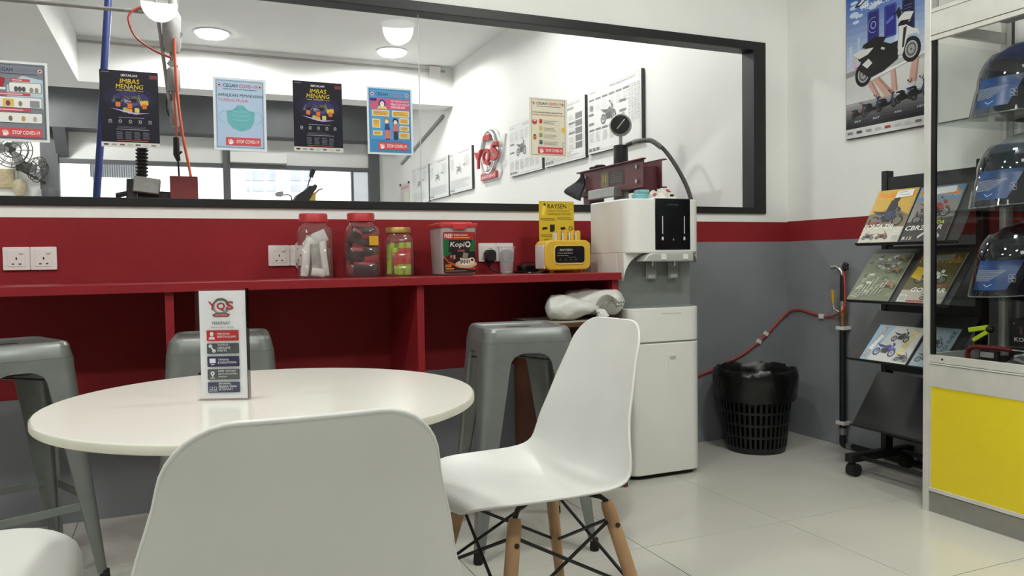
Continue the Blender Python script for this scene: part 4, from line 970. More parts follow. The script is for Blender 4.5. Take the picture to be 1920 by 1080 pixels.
# ================================================================== WALL POSTER
def framed(name, label, y0, y1, z0, z1, edge, face, cat='poster'):
    t = thing(name, label, cat, (RW, (y0+y1)/2, z0))
    MB().box(RW-0.016, RW-0.0005, y1, y0, z0, z1).build('panel', [edge], t, bev=0.001)
    MB().box(RW-0.0166, RW-0.016, y1+0.003, y0-0.003, z0+0.003, z1-0.003).build('face', face, t)
    return t
wpz0, wpz1 = 1.551, 2.26
wpo = framed('wall_poster', 'framed poster of a white scooter held up over a city skyline', 2.943, 2.472, wpz0, wpz1, BLACKF, pm((196, 200, 206)))
p = Print((RW-0.0168, 2.940, wpz0+0.003), (0, -1, 0), (0, 0, 1), 0.465, wpz1-wpz0-0.006, 537, 703, dz=0.00007)
for k in range(12):
    f = k/11; c = tuple(int(a+(b-a)*f) for a, b in zip((205, 212, 222), (62, 96, 170))); p.rect(0, 300+f*403*0.92, 537, 703, c); p.up(0.5)
rn = random.Random(11)
for k in range(16): p.disc(rn.uniform(38, 230), rn.uniform(560, 680), rn.uniform(12, 34), (190, 205, 228), rn.uniform(8, 16), 12)
for k in range(14): x = rn.uniform(28, 150); p.disc(x, 330+rn.random()*90, rn.uniform(12, 26), rn.choice([(214, 190, 150), (196, 120, 110), (205, 175, 190), (170, 190, 160)]), rn.uniform(6, 14), 10)
for k in range(9): x = 20+k*62; p.rect(x, 330, x+rn.uniform(10, 24), 420+rn.random()*150, rn.choice([(178, 196, 224), (160, 180, 215), (190, 205, 228)]))
p.up(); p.rect(0, 295, 537, 330, (175, 178, 180)); p.poly([(0, 300), (150, 318), (150, 340), (0, 322)], (140, 142, 142)); p.up(); p.rect(0, 45, 537, 300, (206, 207, 206)); p.up()
for k in range(8): p.line(0, 200+k*14, 260, 250+k*10, 1.2, (180, 181, 180))
p.up()
for k in range(8): c = 150-k*18; p.rect(0, 45, 537, 170-k*15, (c+6, c+6, c+10)); p.up(0.5)
p.rect(0, 0, 537, 45, (206, 206, 206)); p.up()
SK = (196, 158, 146)
for a in ((165, 250, 235, 150, 34, 30), (205, 262, 300, 165, 44, 60), (318, 285, 330, 180, 34, 40), (462, 320, 440, 200, 44, 52)):
    x0, y0, x1, y1, w0, w1 = a; p.poly([(x0-w0/2, y0), (x1-w1/2, y1), (x1+w1/2, y1+8), (x0+w0/2, y0+8)], SK); p.poly([(x0+w0/4, y0), (x1+w1/4, y1), (x1+w1/2, y1+8), (x0+w0/2, y0+8)], (170, 128, 116))
p.up(); p.poly([(110, 248), (520, 322), (522, 334), (110, 256)], (222, 222, 220)); p.poly([(110, 244), (520, 318), (520, 322), (110, 248)], (150, 150, 148)); p.up()
for x, c in ((150, (42, 40, 110)), (262, (40, 44, 128)), (375, (24, 26, 52))):
    p.rect(x, 440, x+78, 590, c, 6); p.up(); p.frame(x+4, 444, x+74, 586, 1.5, (110, 120, 190))
p.ring(190, 520, 14, 18, (170, 180, 230)); p.ring(190, 520, 34, 37, (150, 160, 220), 22, 1.2, 5.1); p.lines(388, 560, 50, 6, 14, 4, (90, 95, 130)); p.poly([(275, 500), (325, 520), (318, 535), (275, 515)], (90, 100, 190)); p.up()
# the scooter is tilted, front wheel to the right
def scoot(p, ox, oy, k, body, dark):
    tl = 0.18; c_, s_ = math.cos(tl), math.sin(tl)
    T_ = lambda a, b: (ox+(a*c_-b*s_)*k, oy+(a*s_+b*c_)*k)
    Q = lambda pts, c: p.poly([T_(a, b) for a, b in pts], c)
    for wx in (-0.72, 0.75):
        cx_, cy_ = T_(wx, 0.27); p.ring(cx_, cy_, 0.18*k, 0.27*k, (26, 26, 28)); p.ring(cx_, cy_, 0.145*k, 0.18*k, (170, 172, 172)); p.disc(cx_, cy_, 0.145*k, (84, 86, 88)); p.up(); p.ring(cx_, cy_, 0.03*k, 0.10*k, (150, 152, 152)); p.up()
    Q([(-.85,.42),(-.55,.12),(-.1,.12),(.35,.22),(.42,.42),(.1,.5),(-.2,.62),(-.7,.66)], dark); Q([(-.8,.6),(-.1,.55),(.35,.35),(.42,.6),(.2,.62),(-.05,.78),(-.35,.86),(-.85,.78)], dark); p.up()
    Q([(-.98,.84),(-.78,.66),(-.5,.66),(-.3,.74),(-.7,.84)], body); Q([(-.72,.5),(-.58,.36),(-.4,.42),(-.5,.56)], body); Q([(-.66,.86),(-.3,.78),(.0,.74),(.1,.82),(-.2,.95),(-.6,.92)], (30, 30, 32))
    Q([(.36,.3),(.5,.26),(.72,.62),(.9,.66),(.74,.8),(.6,.92),(.5,.86)], body); Q([(.62,.6),(.95,.55),(1.02,.46),(1.0,.62),(.8,.72)], body); Q([(.5,.95),(.8,.86),(.95,1.02),(.7,1.12),(.52,1.06)], body); Q([(.46,.9),(.66,.84),(.84,.9),(.56,.98)], dark)
    p.up(); Q([(.5,.4),(.56,.4),(.72,.8),(.62,.8)], (40, 42, 44)); Q([(.5,1.04),(.62,1.1),(.58,1.3),(.48,1.22)], dark); Q([(.4,1.18),(.66,1.16),(.66,1.2),(.4,1.22)], dark); Q([(-.1,.62),(.0,.56),(.03,.6),(-.07,.66)], (190, 190, 190)); p.up()
scoot(p, 285, 268, 215, (208, 208, 206), (30, 30, 32))
for k, (x, s_, c) in enumerate(((70, 62, (90, 50, 60)), (165, 72, (50, 60, 80)), (262, 70, (70, 60, 90)), (380, 84, (196, 198, 198)), (452, 80, (60, 66, 140)))):
    p.moto(x+20, 92+k*9, s_*0.92, c, (22, 22, 24), (80, 80, 82), 1, True)
for k, (x, y) in enumerate(((62, 72), (190, 72), (330, 80), (470, 84))): p.text(('EGO', 'RAY', 'FUSION', 'NEO')[k], x, y, 44, 9, (205, 205, 205), 0.03, 0.3)
for k in range(8): p.rect(12+k*64, 18, 50+k*64, 30, ((130, 130, 130), (70, 70, 72), (150, 150, 150), (175, 175, 175), (170, 60, 55), (185, 185, 186), (190, 190, 190), (110, 110, 112))[k])
p.text('MEMACU INOVASI', 110, 606, 380, 24, (225, 230, 240), 0.02, 0.2); p.rect(110, 690, 190, 703, (178, 50, 45)); p.text('BARU!', 116, 691, 66, 11, (240, 235, 230), 0.03); p.rect(15, 688, 75, 703, (48, 66, 120)); p.up()
p.poly([(60, 632), (160, 702), (200, 702), (220, 660), (310, 700), (345, 660), (420, 690), (520, 703), (537, 690), (420, 672), (330, 640), (290, 672), (200, 634), (170, 668), (100, 632)], (22, 26, 40)); p.up()
p.poly([(82, 638), (165, 693), (190, 693), (212, 650), (305, 690), (340, 650), (420, 682), (500, 697), (420, 678), (335, 645), (296, 680), (205, 642), (175, 678), (105, 638)], (200, 206, 216)); p.up()
p.build('print', wpo)
w2_ = framed('wall_poster', 'blank white framed board on the wall behind the display cabinet', 2.432, 2.10, 1.548, 2.26, BLACKF, mat('board_white', (0.72, 0.715, 0.68), 0.5, noise=0.02))

# ================================================================== MAGAZINE RACK
RYa, RYb = 2.572, 2.085
rk = thing('magazine_rack', 'black metal magazine rack on castors with four sloping shelves', 'magazine rack', (2.87, 2.33, 0))
RKM = mat('rack_black', (17, 17, 18), 0.5, noise=0.12); RKS = mat('rack_shelf_charcoal', (38, 38, 40), 0.55, noise=0.06)
for y in (2.562, 2.112):
    MB().box(2.90, 2.945, y-0.028, y, 0.10, 1.348).build('post', RKM, rk, bev=0.002)
    MB().box(2.69, 3.075, y-0.034, y+0.006, 0.064, 0.10).build('foot', RKM, rk, bev=0.003)
    for x in (2.722, 3.045):
        c_ = MB(); c_.cyl((x, y-0.014, 0.064), (x, y-0.014, 0.045), 0.008, n=10); c_.tube([(x, y-0.03, 0.029), (x, y-0.034, 0.029), (x, y+0.006, 0.029), (x, y+0.002, 0.029)], [0.022, 0.0285, 0.0285, 0.022], 20)
        c_.build('castor', RUBBER, rk, ang=40)
MB().box(2.905, 2.925, 2.112, 2.535, 1.262, 1.318).build('top_rail', RKM, rk, bev=0.002)
MB().cyl((2.75, 2.54, 0.082), (2.75, 2.11, 0.082), 0.010, n=12).build('base_bar', RKM, rk); MB().cyl((3.0, 2.54, 0.082), (3.0, 2.11, 0.082), 0.010, n=12).build('base_bar', RKM, rk)
SHV = [(2.765, 1.022, 2.905, 1.262), (2.715, 0.775, 2.895, 1.000), (2.715, 0.520, 2.897, 0.725), (2.735, 0.222, 2.897, 0.450)]
for (xl, zl, xt, zt_) in SHV:
    d = Vector((xt-xl, 0, zt_-zl)).normalized(); nrm = Vector((-d.z, 0, d.x))
    MB().prism([(xl, zl), (xt, zt_), (xt-nrm.x*0.003+0, zt_-nrm.z*0.003), (xl-nrm.x*0.003, zl-nrm.z*0.003)], RYb, RYa, lambda u, v, h: (u, h, v)).build('shelf', RKS, rk, smooth=False)
    MB().prism([(xl+0.004, zl-0.006), (xl-0.012, zl+0.001), (xl-0.013, zl+0.006), (xl-0.0105, zl+0.007), (xl+0.004, zl+0.0)], RYb, RYa, lambda u, v, h: (u, h, v)).build('lip', RKM, rk, smooth=False)
    MB().box(2.905, 2.912, 2.112, 2.535, zt_-0.27 if False else zl-0.06, zl-0.01).build('back_rail', RKM, rk)
def magframe(i, yl, off=0.004, lift=0.002):
    xl, zl, xt, zt_ = SHV[i]; d = Vector((xt-xl, 0, zt_-zl)).normalized(); nrm = Vector((-d.z, 0, d.x))
    return Vector((xl, yl, zl))+d*off+nrm*lift, d, nrm
def magazine(i, yl, w_, h_, label, cover, lift=0.002, off=0.004):
    O, d, nrm = magframe(i, yl, off, lift); t = thing('magazine', label, 'magazine', O, 0, 'magazines on the rack')
    fr = lambda u, v, h: O+Vector((0, -1, 0))*u+d*v+nrm*h
    MB().prism([(0, 0), (w_, 0), (w_, h_), (0, h_)], 0, 0.004, fr).build('pages', pm((214, 212, 206)), t, smooth=False)
    p = Print(fr(0, 0, 0.0042), (0, -1, 0), d, w_, h_, 100, 140, dz=0.00015); cover(p); p.build('cover_print', t); return t
def head(p, y=118, c=(226, 120, 30), t_='Roda Roda'): p.text(t_, 5, y-2, 92, 18, (250, 200, 60), 0.05).up(); p.text(t_, 6, y-1, 90, 16.5, c, 0.02)
def cov1(p):
    p.rect(0, 0, 100, 140, (196, 160, 70)); p.up(); p.rect(0, 0, 100, 40, (196, 192, 178)); p.poly([(0, 40), (100, 40), (100, 70), (60, 90), (0, 75)], (120, 110, 80)); p.up(); head(p)
    p.moto(48, 42, 46, (52, 56, 62), (26, 26, 30), (110, 112, 112), 1); p.poly([(40, 80), (60, 74), (66, 94), (58, 112), (44, 110)], (36, 38, 48)); p.disc(56, 112, 8, (40, 38, 38), 9); p.poly([(44, 62), (60, 58), (62, 82), (46, 82)], (50, 58, 88)); p.up(2)
    p.text('HONDA', 4, 48, 34, 7, (190, 40, 40), 0.03, 0.1).text('FORZA 250', 2, 37, 72, 11, (240, 240, 238), 0.04, 0.12).text('BURGMAN', 62, 31, 34, 6, (225, 225, 222), 0.03).text('400', 80, 25, 16, 5, (225, 225, 222), 0.03)
    p.moto(22, 8, 16, (80, 90, 80), (40, 42, 42), (120, 120, 118), -1); p.moto(56, 8, 16, (150, 60, 52), (46, 42, 42), (120, 118, 116)); p.text('EICMA', 3, 1, 30, 6, (235, 235, 230), 0.03); p.rect(80, 3, 98, 20, (214, 212, 206)); 
    for k in range(7): p.rect(82+k*2.2, 5, 83+k*2.2, 18, (60, 60, 60))
    p.poly([(50, 116), (92, 118), (91, 136), (52, 134)], (225, 225, 224)); p.up(); p.lines(56, 131, 28, 2, 7, 1.5, (140, 140, 145))
def cov2(p):
    p.rect(0, 0, 100, 140, (60, 58, 56)); p.rect(0, 100, 100, 140, (100, 140, 175)); p.poly([(0, 104), (100, 104), (100, 60), (0, 50)], (140, 132, 130)); p.up(); head(p, 116, (215, 110, 40)); p.poly([(34, 118), (84, 122), (82, 138), (38, 136)], (222, 222, 224)); p.up()
    p.moto(50, 60, 40, (150, 38, 42), (42, 40, 42), (150, 148, 146)); p.moto(44, 44, 36, (60, 58, 58), (30, 30, 30), (120, 118, 116), -1)
    p.text('HONDA', 42, 42, 44, 9, (215, 220, 60), 0.04, 0.15).text('CBR250RR', 2, 28, 84, 12, (232, 232, 230), 0.05, 0.15); p.text('R15', 4, 4, 22, 8, (210, 208, 204), 0.04, 0.1)
    p.poly([(40, 6), (56, 22), (50, 24), (38, 12)], (200, 200, 198)); p.poly([(84, 6), (70, 22), (76, 24), (88, 12)], (200, 200, 198))
def cov3(p):
    p.rect(0, 0, 100, 140, (112, 118, 92)); p.up(); rn = random.Random(2)
    for k in range(46):
        x, y = rn.uniform(0, 90), rn.uniform(2, 130); p.poly([(x, y), (x+rn.uniform(4, 12), y+rn.uniform(-3, 3)), (x+rn.uniform(4, 14), y+rn.uniform(4, 12)), (x-2, y+rn.uniform(3, 8))], rn.choice([(168, 172, 158), (140, 146, 122), (92, 98, 78), (196, 198, 190), (130, 138, 96), (76, 80, 66)]))
    p.up(); p.moto(52, 92, 26, (120, 110, 96), (52, 54, 50), (170, 170, 160)); p.moto(78, 112, 18, (150, 110, 60), (60, 58, 52)); p.moto(76, 78, 18, (176, 140, 70), (64, 60, 52)); p.moto(80, 34, 20, (170, 110, 70), (64, 56, 50), (150, 150, 140)); 
    for k in range(8): p.line(6+k*9, 6+k*2, 14+k*9, 40+(k*37) % 30, 1.2, (206, 208, 202)); p.line(4+k*8, 12+k*5, 22+k*8, 8+k*6, 1.0, (196, 198, 192))  # thin pale strokes: highlights of the plastic wrap painted onto the cover
def cov4(p):
    p.rect(0, 0, 100, 140, (90, 84, 50)); p.rect(0, 0, 100, 34, (166, 160, 150)); p.up(); head(p, 114, (150, 100, 40)); p.poly([(30, 116), (78, 120), (76, 136), (34, 132)], (150, 150, 146)); p.up(); p.moto(50, 52, 38, (216, 216, 214), (32, 34, 38), (120, 118, 112), 1); p.poly([(4, 70), (30, 60), (26, 96), (8, 100)], (200, 168, 50))
    p.text('YAMAHA', 56, 44, 40, 7, (200, 60, 50), 0.03, 0.1).text('GO GEAR', 20, 29, 76, 12, (230, 230, 228), 0.05, 0.15); p.moto(66, 8, 18, (120, 60, 46), (60, 52, 48), (110, 104, 98)); p.rect(2, 2, 20, 20, (214, 212, 206)); p.rect(24, 2, 60, 6, (170, 70, 60))
    for k in range(6): p.rect(4+k*2.5, 4, 5.2+k*2.5, 18, (60, 60, 60))
magazine(0, 2.566, 0.205, 0.268, 'magazine with yellow cover and dark scooter on the top shelf', cov1)
magazine(0, 2.35, 0.205, 0.262, 'magazine with red sports bike cover on the top shelf', cov2, 0.002)
magazine(1, 2.580, 0.215, 0.255, 'magazine in crinkled plastic wrap on the second shelf', cov3)
magazine(1, 2.325, 0.205, 0.255, 'magazine with white motorcycle cover on the second shelf', cov4)
# sideways magazine: spine along the shelf, cover turned a quarter
def turned(i, yl, w_, h_, label, cover):
    O, d, nrm = magframe(i, yl); t = thing('magazine', label, 'magazine', O, 0, 'magazines on the rack')
    fr = lambda u, v, h: O+Vector((0, -1, 0))*u+d*v+nrm*h
    MB().prism([(0, 0), (w_, 0), (w_, h_), (0, h_)], 0, 0.004, fr).build('pages', pm((214, 212, 206)), t, smooth=False)
    p = Print(fr(0, 0, 0.0042), (0, -1, 0), d, w_, h_, 140, 100, dz=0.00015); cover(p); p.build('cover_print', t)
def cov5(p):
    p.rect(0, 0, 140, 100, (206, 206, 204)); p.poly([(0, 0), (22, 0), (52, 100), (0, 100)], (150, 190, 214)); p.up()
    p.text('RODA RODA', 16, 6, 92, 15, (214, 120, 40), 0.05, 0, 1.35).up(); p.text('SUZUKI', 112, 20, 72, 16, (225, 200, 40), 0.06, 0, 1.35).text('YAMAHA RACER', 96, 4, 40, 8, (70, 70, 110), 0.03)
    p.moto(60, 14, 36, (64, 66, 150), (46, 46, 60), (120, 122, 160)); p.moto(84, 56, 28, (60, 62, 66), (32, 32, 34), (110, 110, 110)); p.moto(120, 6, 20, (90, 96, 84), (56, 58, 54)); p.poly([(8, 30), (22, 26), (36, 68), (24, 72)], (226, 228, 228)); p.up()
def cov6(p):
    p.rect(0, 0, 100, 140, (150, 166, 178)); p.up(); p.moto(42, 70, 30, (90, 92, 92), (48, 50, 52), (150, 150, 150)); p.moto(40, 14, 34, (110, 112, 110), (60, 62, 60)); p.text('TMOTO IDEX', 84, 10, 120, 12, (60, 70, 90), 0.04, 0, 1.5)
turned(2, 2.508, 0.228, 0.19, 'magazine lying sideways with blue bike cover on the third shelf', cov5)
magazine(2, 2.262, 0.135, 0.20, 'magazine with pale blue cover behind the cabinet glass on the third shelf', cov6)

# ================================================================== DISPLAY CABINET
CX0, CX1, CY1, CY0 = 2.594, 3.045, 2.098, 0.85
dc = thing('display_cabinet', 'tall aluminium and glass display cabinet with yellow base panel', 'display cabinet', (2.82, 1.47, 0))
pw = 0.026; CZT = 2.35
for x in (CX0, CX1-pw):
    for y in (CY0, CY1-pw): MB().box(x, x+pw, y, y+pw, 0.0, CZT).build('post', ALU, dc, bev=0.0015)
ya, yb = CY0+pw, CY1-pw
def rail(z0, z1, d0=0.0, d1=0.02, name='rail', m_=None): return MB().box(CX0+d0, CX0+d1, ya, yb, z0, z1).build(name, m_ or ALU, dc, bev=0.0008)
rail(0.0, 0.075, 0.006, 0.02, 'plinth', mat('plinth_alu', (0.30, 0.29, 0.265), 0.5, metal=0.3, noise=0.1, nscale=10)); rail(0.079, 0.094, 0.0, 0.018)
MB().box(CX0+0.003, CX0+0.012, ya+0.008, yb-0.008, 0.094, 0.478).build('yellow_panel', YELLOWP, dc, smooth=False)
MB().box(CX0+0.001, CX0+0.016, yb-0.008, yb-0.001, 0.094, 0.478).build('panel_edge', ALU, dc)
rail(0.478, 0.561, 0.0, 0.02, 'wide_rail'); rail(0.563, 0.568, -0.002, 0.02); rail(0.570, 0.598, 0.004, 0.024, 'door_track')
rail(1.787, 1.868, 0.0, 0.02, 'wide_rail'); rail(1.768, 1.785, 0.002, 0.02); rail(1.872, 1.886, 0.004, 0.024, 'door_track'); rail(2.30, 2.35, 0, 0.02)
MB().box(CX0+0.006, CX0+0.016, yb-0.018, yb-0.0005, 0.60, 1.768).build('door_channel', BLACKF, dc); MB().box(CX0+0.006, CX0+0.016, yb-0.018, yb-0.0005, 1.886, 2.3).build('door_channel', PIPEGREY, dc)
MB().cyl((CX0+0.003, 2.02, 0.584), (CX0+0.006, 2.02, 0.584), 0.0042, n=12).build('lock', DARK, dc)
for z0, z1 in ((0.598, 1.768), (1.886, 2.3)):
    MB().box(CX0+0.010, CX0+0.014, ya, yb-0.002, z0, z1).build('front_glass', CGLASS, dc, smooth=False)
    MB().box(CX0+pw, CX1-pw, CY1-0.015, CY1-0.011, z0, z1).build('side_glass', CGLASS, dc, smooth=False)
for z in (0.56, 1.80): MB().box(CX0+pw, CX1-pw, CY1-0.022, CY1-0.004, z, z+0.04).build('side_rail', ALU, dc)
MB().box(CX0+pw, CX1-pw, CY1-0.02, CY1-0.006, 0.04, 0.56).build('side_panel', ALU, dc)
MB().box(CX0+0.026, CX1-0.03, ya, yb-0.003, 0.56, 0.568).build('bottom_board', mat('cabinet_black_cloth', (14, 14, 15), 0.8, noise=0.15), dc)
SHZ = (1.462, 1.136, 0.815)
for z in SHZ: MB().box(CX0+0.03, CX1-0.03, CY0+0.02, CY1-0.026, z-0.006, z).build('shelf', glassy('shelf_glass', (0.92, 0.95, 0.935), refl=0.6), dc, smooth=False)
for y in (CY1-0.05, CY0+0.05): MB().box(CX1-0.032, CX1-0.028, y-0.008, y+0.008, 0.6, 1.76).build('shelf_track', STEEL, dc)
# helmets
VIS = glassy('visor_smoke', (0.42, 0.46, 0.52), refl=2.2, body=0.10, bodycol=(0.05, 0.07, 0.12))
def helmet(cx_, cy_, z0, rz, col, label, sidecol=None):
    t = thing('helmet', label, 'helmet', (cx_, cy_, z0), rz, 'helmets in the display cabinet')
    HP = mat('helmet_%02x%02x%02x' % tuple(int(c) for c in col), col, 0.18, spec=0.6, coat=0.6, noise=0.04)
    sc_ = sidecol or col; SP = mat('helmet_side_%02x%02x%02x' % tuple(int(c) for c in sc_), sc_, 0.2, coat=0.5, noise=0.04)
    # shell: ellipsoid, front (local +y) opened for the face
    a, b, c = 0.125, 0.165, 0.150; zc = 0.125; rows = []
    for i in range(25):
        th = PI*0.03+(PI*0.72)*i/24; row = []
        for k in range(49):
            ph = 2*PI*k/48
            x = a*math.sin(th)*math.cos(ph); y = b*math.sin(th)*math.sin(ph); z = zc+c*math.cos(th)
            if z < 0.03: f = (0.03-z)/0.05; x *= 1-0.03*f; y *= 1-0.03*f
            row.append((x, y-0.01, max(z, 0.012)))
        rows.append(row)
    m = MB(); FS = []
    o = MB()
    for i in range(24):
        for k in range(48):
            q = [rows[i][k], rows[i][k+1], rows[i+1][k+1], rows[i+1][k]]; cy2 = sum(v[1] for v in q)/4; cz2 = sum(v[2] for v in q)/4
            if cy2 > 0.045-0.25*max(0, 0.10-cz2) and cz2 < 0.20-0.35*max(0, 0.10-cy2): continue
            o.add(q, [(0, 1, 2, 3)])
    s_ = o.build('shell', HP, t, local=True, solid=0.008, ang=50, off=-1)
    cap_ = MB(); cap_.lathe([(0.0, 0.153), (0.04, 0.146)], 12, (0, -0.01, zc-0.002)); cap_.build('crown', HP, s_, local=True)
    MB().ball((0, -0.012, zc-0.006), (a-0.012, b-0.014, c-0.014), 20).build('liner', mat('helmet_liner', (16, 16, 18), 0.85, noise=0.2), t, local=True)
    # bottom trim and side plates
    MB().tube([(0.112*math.cos(q), 0.148*math.sin(q)-0.012, 0.014) for q in [PI*0.86+PI*1.28*i/24 for i in range(25)]], 0.008, 8).build('edge_trim', RUBBER, t, local=True)
    for s in (-1, 1):
        pl = [(-0.10, 0.05), (0.0, 0.045), (0.06, 0.075), (0.03, 0.105), (-0.03, 0.115), (-0.12, 0.09)]
        fr = lambda u, v, h, s=s: (s*((a+0.003)*math.sqrt(max(0.05, 1-(u/b)**2*0.9-((v-zc)/c)**2*0.9))+h), u, v)
        MB().prism(pl, -0.006, 0.007, fr).build('side_plate', SP, t, local=True, bev=0.003)
        MB().cyl((s*0.118, 0.035, 0.14), (s*0.130, 0.035, 0.14), 0.02, n=18).build('visor_pivot', BLACKM, t, local=True)
    # visor: hugs the brow, swings out towards the chin
    def vp(f, ph, off=0.0):
        z = 0.228-0.208*f; zz = max(z, zc); w_ = math.sqrt(max(0.1, 1-((zz-zc)/0.158)**2)); rr = (1.03 if z > zc else 1.03+0.17*((zc-z)/zc)**0.8)+off
        return (a*rr*w_*math.cos(ph)*1.02, (b+0.012)*rr*w_*math.sin(ph)-0.012, z-0.016*math.sin(ph)*f)
    v_ = MB().grid([[vp(i/16, math.radians(20+140*k/34)) for k in range(35)] for i in range(17)]).build('visor', VIS, t, local=True, ang=80)
    MB().tube([vp(1.0, math.radians(20+140*k/34)) for k in range(35)], 0.0022, 6).build('visor_edge', glassy('visor_lip', (0.7, 0.72, 0.74), refl=3.0, body=0.3, bodycol=(0.5, 0.52, 0.55)), v_, local=True)
    # sticker on the visor
    MB().grid([[vp(0.42+0.47*i/9, math.radians(92+(58-16*i/9)*k/8), 0.004) for k in range(9)] for i in range(10)]).build('blue_film', mat('visor_film_blue', (0.016, 0.060, 0.20), 0.3, noise=0.55, nscale=14), v_, local=True)
    m = MB()
    for i in range(10): m.tube([vp(0.58+0.018*i, math.radians(93+(40-i*2.0)*k/6), 0.008) for k in range(7)], 0.0006, 4)
    for f0 in (0.68, 0.745): m.tube([vp(f0+df, math.radians(139+dp), 0.009) for df, dp in ((-.026, -3.4), (-.026, 3.4), (.026, 3.4), (.026, -3.4))], 0.0006, 4, closed=True); m.tube([vp(f0-.01, math.radians(138), 0.009), vp(f0+.012, math.radians(140.5), 0.009)], 0.0011, 4)
    m.tube([vp(0.80, math.radians(108), 0.009), vp(0.84, math.radians(112), 0.009), vp(0.80, math.radians(118), 0.009)], 0.0014, 5)
    m.build('film_lettering', pm((205, 208, 212)), v_, local=True)['kind'] = 'stuff'
    tb_ = MB(); tb_.obox(Vector(vp(0.30, math.radians(152), 0.02)), (0.036, 0.004, 0.011), Euler((0.3, 0.1, 1.0)).to_matrix()); tb_.build('visor_tab', pm((190, 190, 188)), v_, local=True)
    return t
helmet(2.832, 1.865, SHZ[0], math.radians(66), (24, 62, 148), 'glossy blue helmet with clear visor on the top shelf')
helmet(2.832, 1.865, SHZ[1], math.radians(66), (150, 154, 154), 'silver grey helmet with clear visor on the middle shelf', (176, 176, 170))
helmet(2.832, 1.865, SHZ[2], math.radians(66), (18, 15, 16), 'black helmet with clear visor on the lower shelf')
# locks and boxes on the cabinet bottom
z0 = 0.569
kb = thing('lock_box', 'black product box with white brand lettering on the cabinet bottom', 'box', (2.86, 1.80, z0))
MB().box(2.80, 2.92, 1.55, 1.905, z0, 0.735).build('carton', mat('carton_black', (26, 25, 26), 0.5, noise=0.1), kb, bev=0.002)
p = Print((2.7995, 1.905, z0), (0, -1, 0), (0, 0, 1), 0.355, 0.166, 355, 166); p.text('KOVIX', 20, 84, 76, 16, (200, 200, 200), 0.04).text('www.kovix.com', 2, 62, 96, 5, (150, 150, 150), 0.0)
p.disc(38, 128, 9, (44, 42, 44)); p.poly([(40, 112), (50, 112), (48, 138), (38, 140)], (92, 68, 62)); p.poly([(70, 110), (96, 118), (90, 130), (66, 120)], (80, 66, 62)); p.disc(18, 150, 3, (150, 150, 150)); p.build('print', kb)
dl = thing('disc_lock', 'fluorescent yellow disc lock standing in front of the black box', 'lock', (2.745, 1.965, z0))
NEON = mat('neon_yellow', (0.55, 0.72, 0.03), 0.4, noise=0.05)
m = MB(); m.bar((2.735, 2.015, 0.688), (2.745, 1.945, 0.703), 0.016, 0.018); m.build('upper_arm', NEON, dl, bev=0.003); MB().bar((2.735, 1.998, 0.650), (2.745, 1.945, 0.688), 0.015, 0.016).build('lower_arm', NEON, dl, bev=0.003)
MB().ball((2.745, 1.94, 0.696), (0.012, 0.018, 0.014), 12).build('hinge', BLACKM, dl); MB().cyl((2.745, 1.945, 0.569), (2.745, 1.943, 0.69), 0.003, n=8).build('stand', STEEL, dl)
rl = thing('handlebar_lock', 'dark red and chrome lock bar lying before the black box', 'lock', (2.70, 1.86, z0))
REDP = mat('lock_red', (0.13, 0.012, 0.016), 0.4, noise=0.1)
MB().tube(smoothpath([(2.69, 1.985, 0.574), (2.69, 1.985, 0.612), (2.69, 1.965, 0.630), (2.70, 1.90, 0.634), (2.705, 1.83, 0.632)]), 0.009, 10).build('jaw', REDP, rl); MB().cyl((2.705, 1.835, 0.632), (2.71, 1.60, 0.628), 0.005, n=10).build('shaft', CHROME, rl)
MB().box(2.695, 2.71, 1.875, 1.945, 0.575, 0.622).build('tag_card', pm((40, 38, 38)), rl); p = Print((2.6945, 1.945, 0.575), (0, -1, 0), (0, 0, 1), 0.07, 0.047, 70, 47); p.rect(4, 22, 56, 42, (160, 156, 152)); 
for k in range(4): p.rect(2+k*16, 4, 12+k*16, 10, (170, 168, 164))
p.build('print', rl); MB().cyl((2.70, 1.86, 0.583), (2.70, 1.86, 0.572), 0.018, n=14).build('key_barrel', STEEL, rl)
cp_ = MB(); 
for k in range(4): cp_.obox((2.655+0.004*k, 1.79-0.012*k, z0+0.012+0.009*k), (0.05, 0.06, 0.010), Euler((0.2*k, 0.15*k-0.2, 0.4*k)).to_matrix())
tag(cp_.build('blister_pack', glassy('blister', (0.8, 0.82, 0.82), refl=2.5, body=0.35, bodycol=(0.6, 0.6, 0.6)), bev=0.002), 'clear crumpled blister pack at the right of the red lock', 'packaging')
ub = thing('red_carton', 'dark red carton on the upper cabinet shelf, cut by the picture top', 'carton', (2.78, 1.93, 1.89))
MB().box(2.70, 2.9, 1.6, 2.0, 1.886, 2.05).build('carton', mat('carton_red', (0.16, 0.035, 0.035), 0.5, noise=0.1), ub, bev=0.002); MB().box(CX0+0.03, CX1-0.03, CY0+0.03, CY1-0.03, 1.874, 1.885).build('upper_floor', mat('upper_floor_grey', (0.4, 0.4, 0.39), 0.6, noise=0.1), dc)

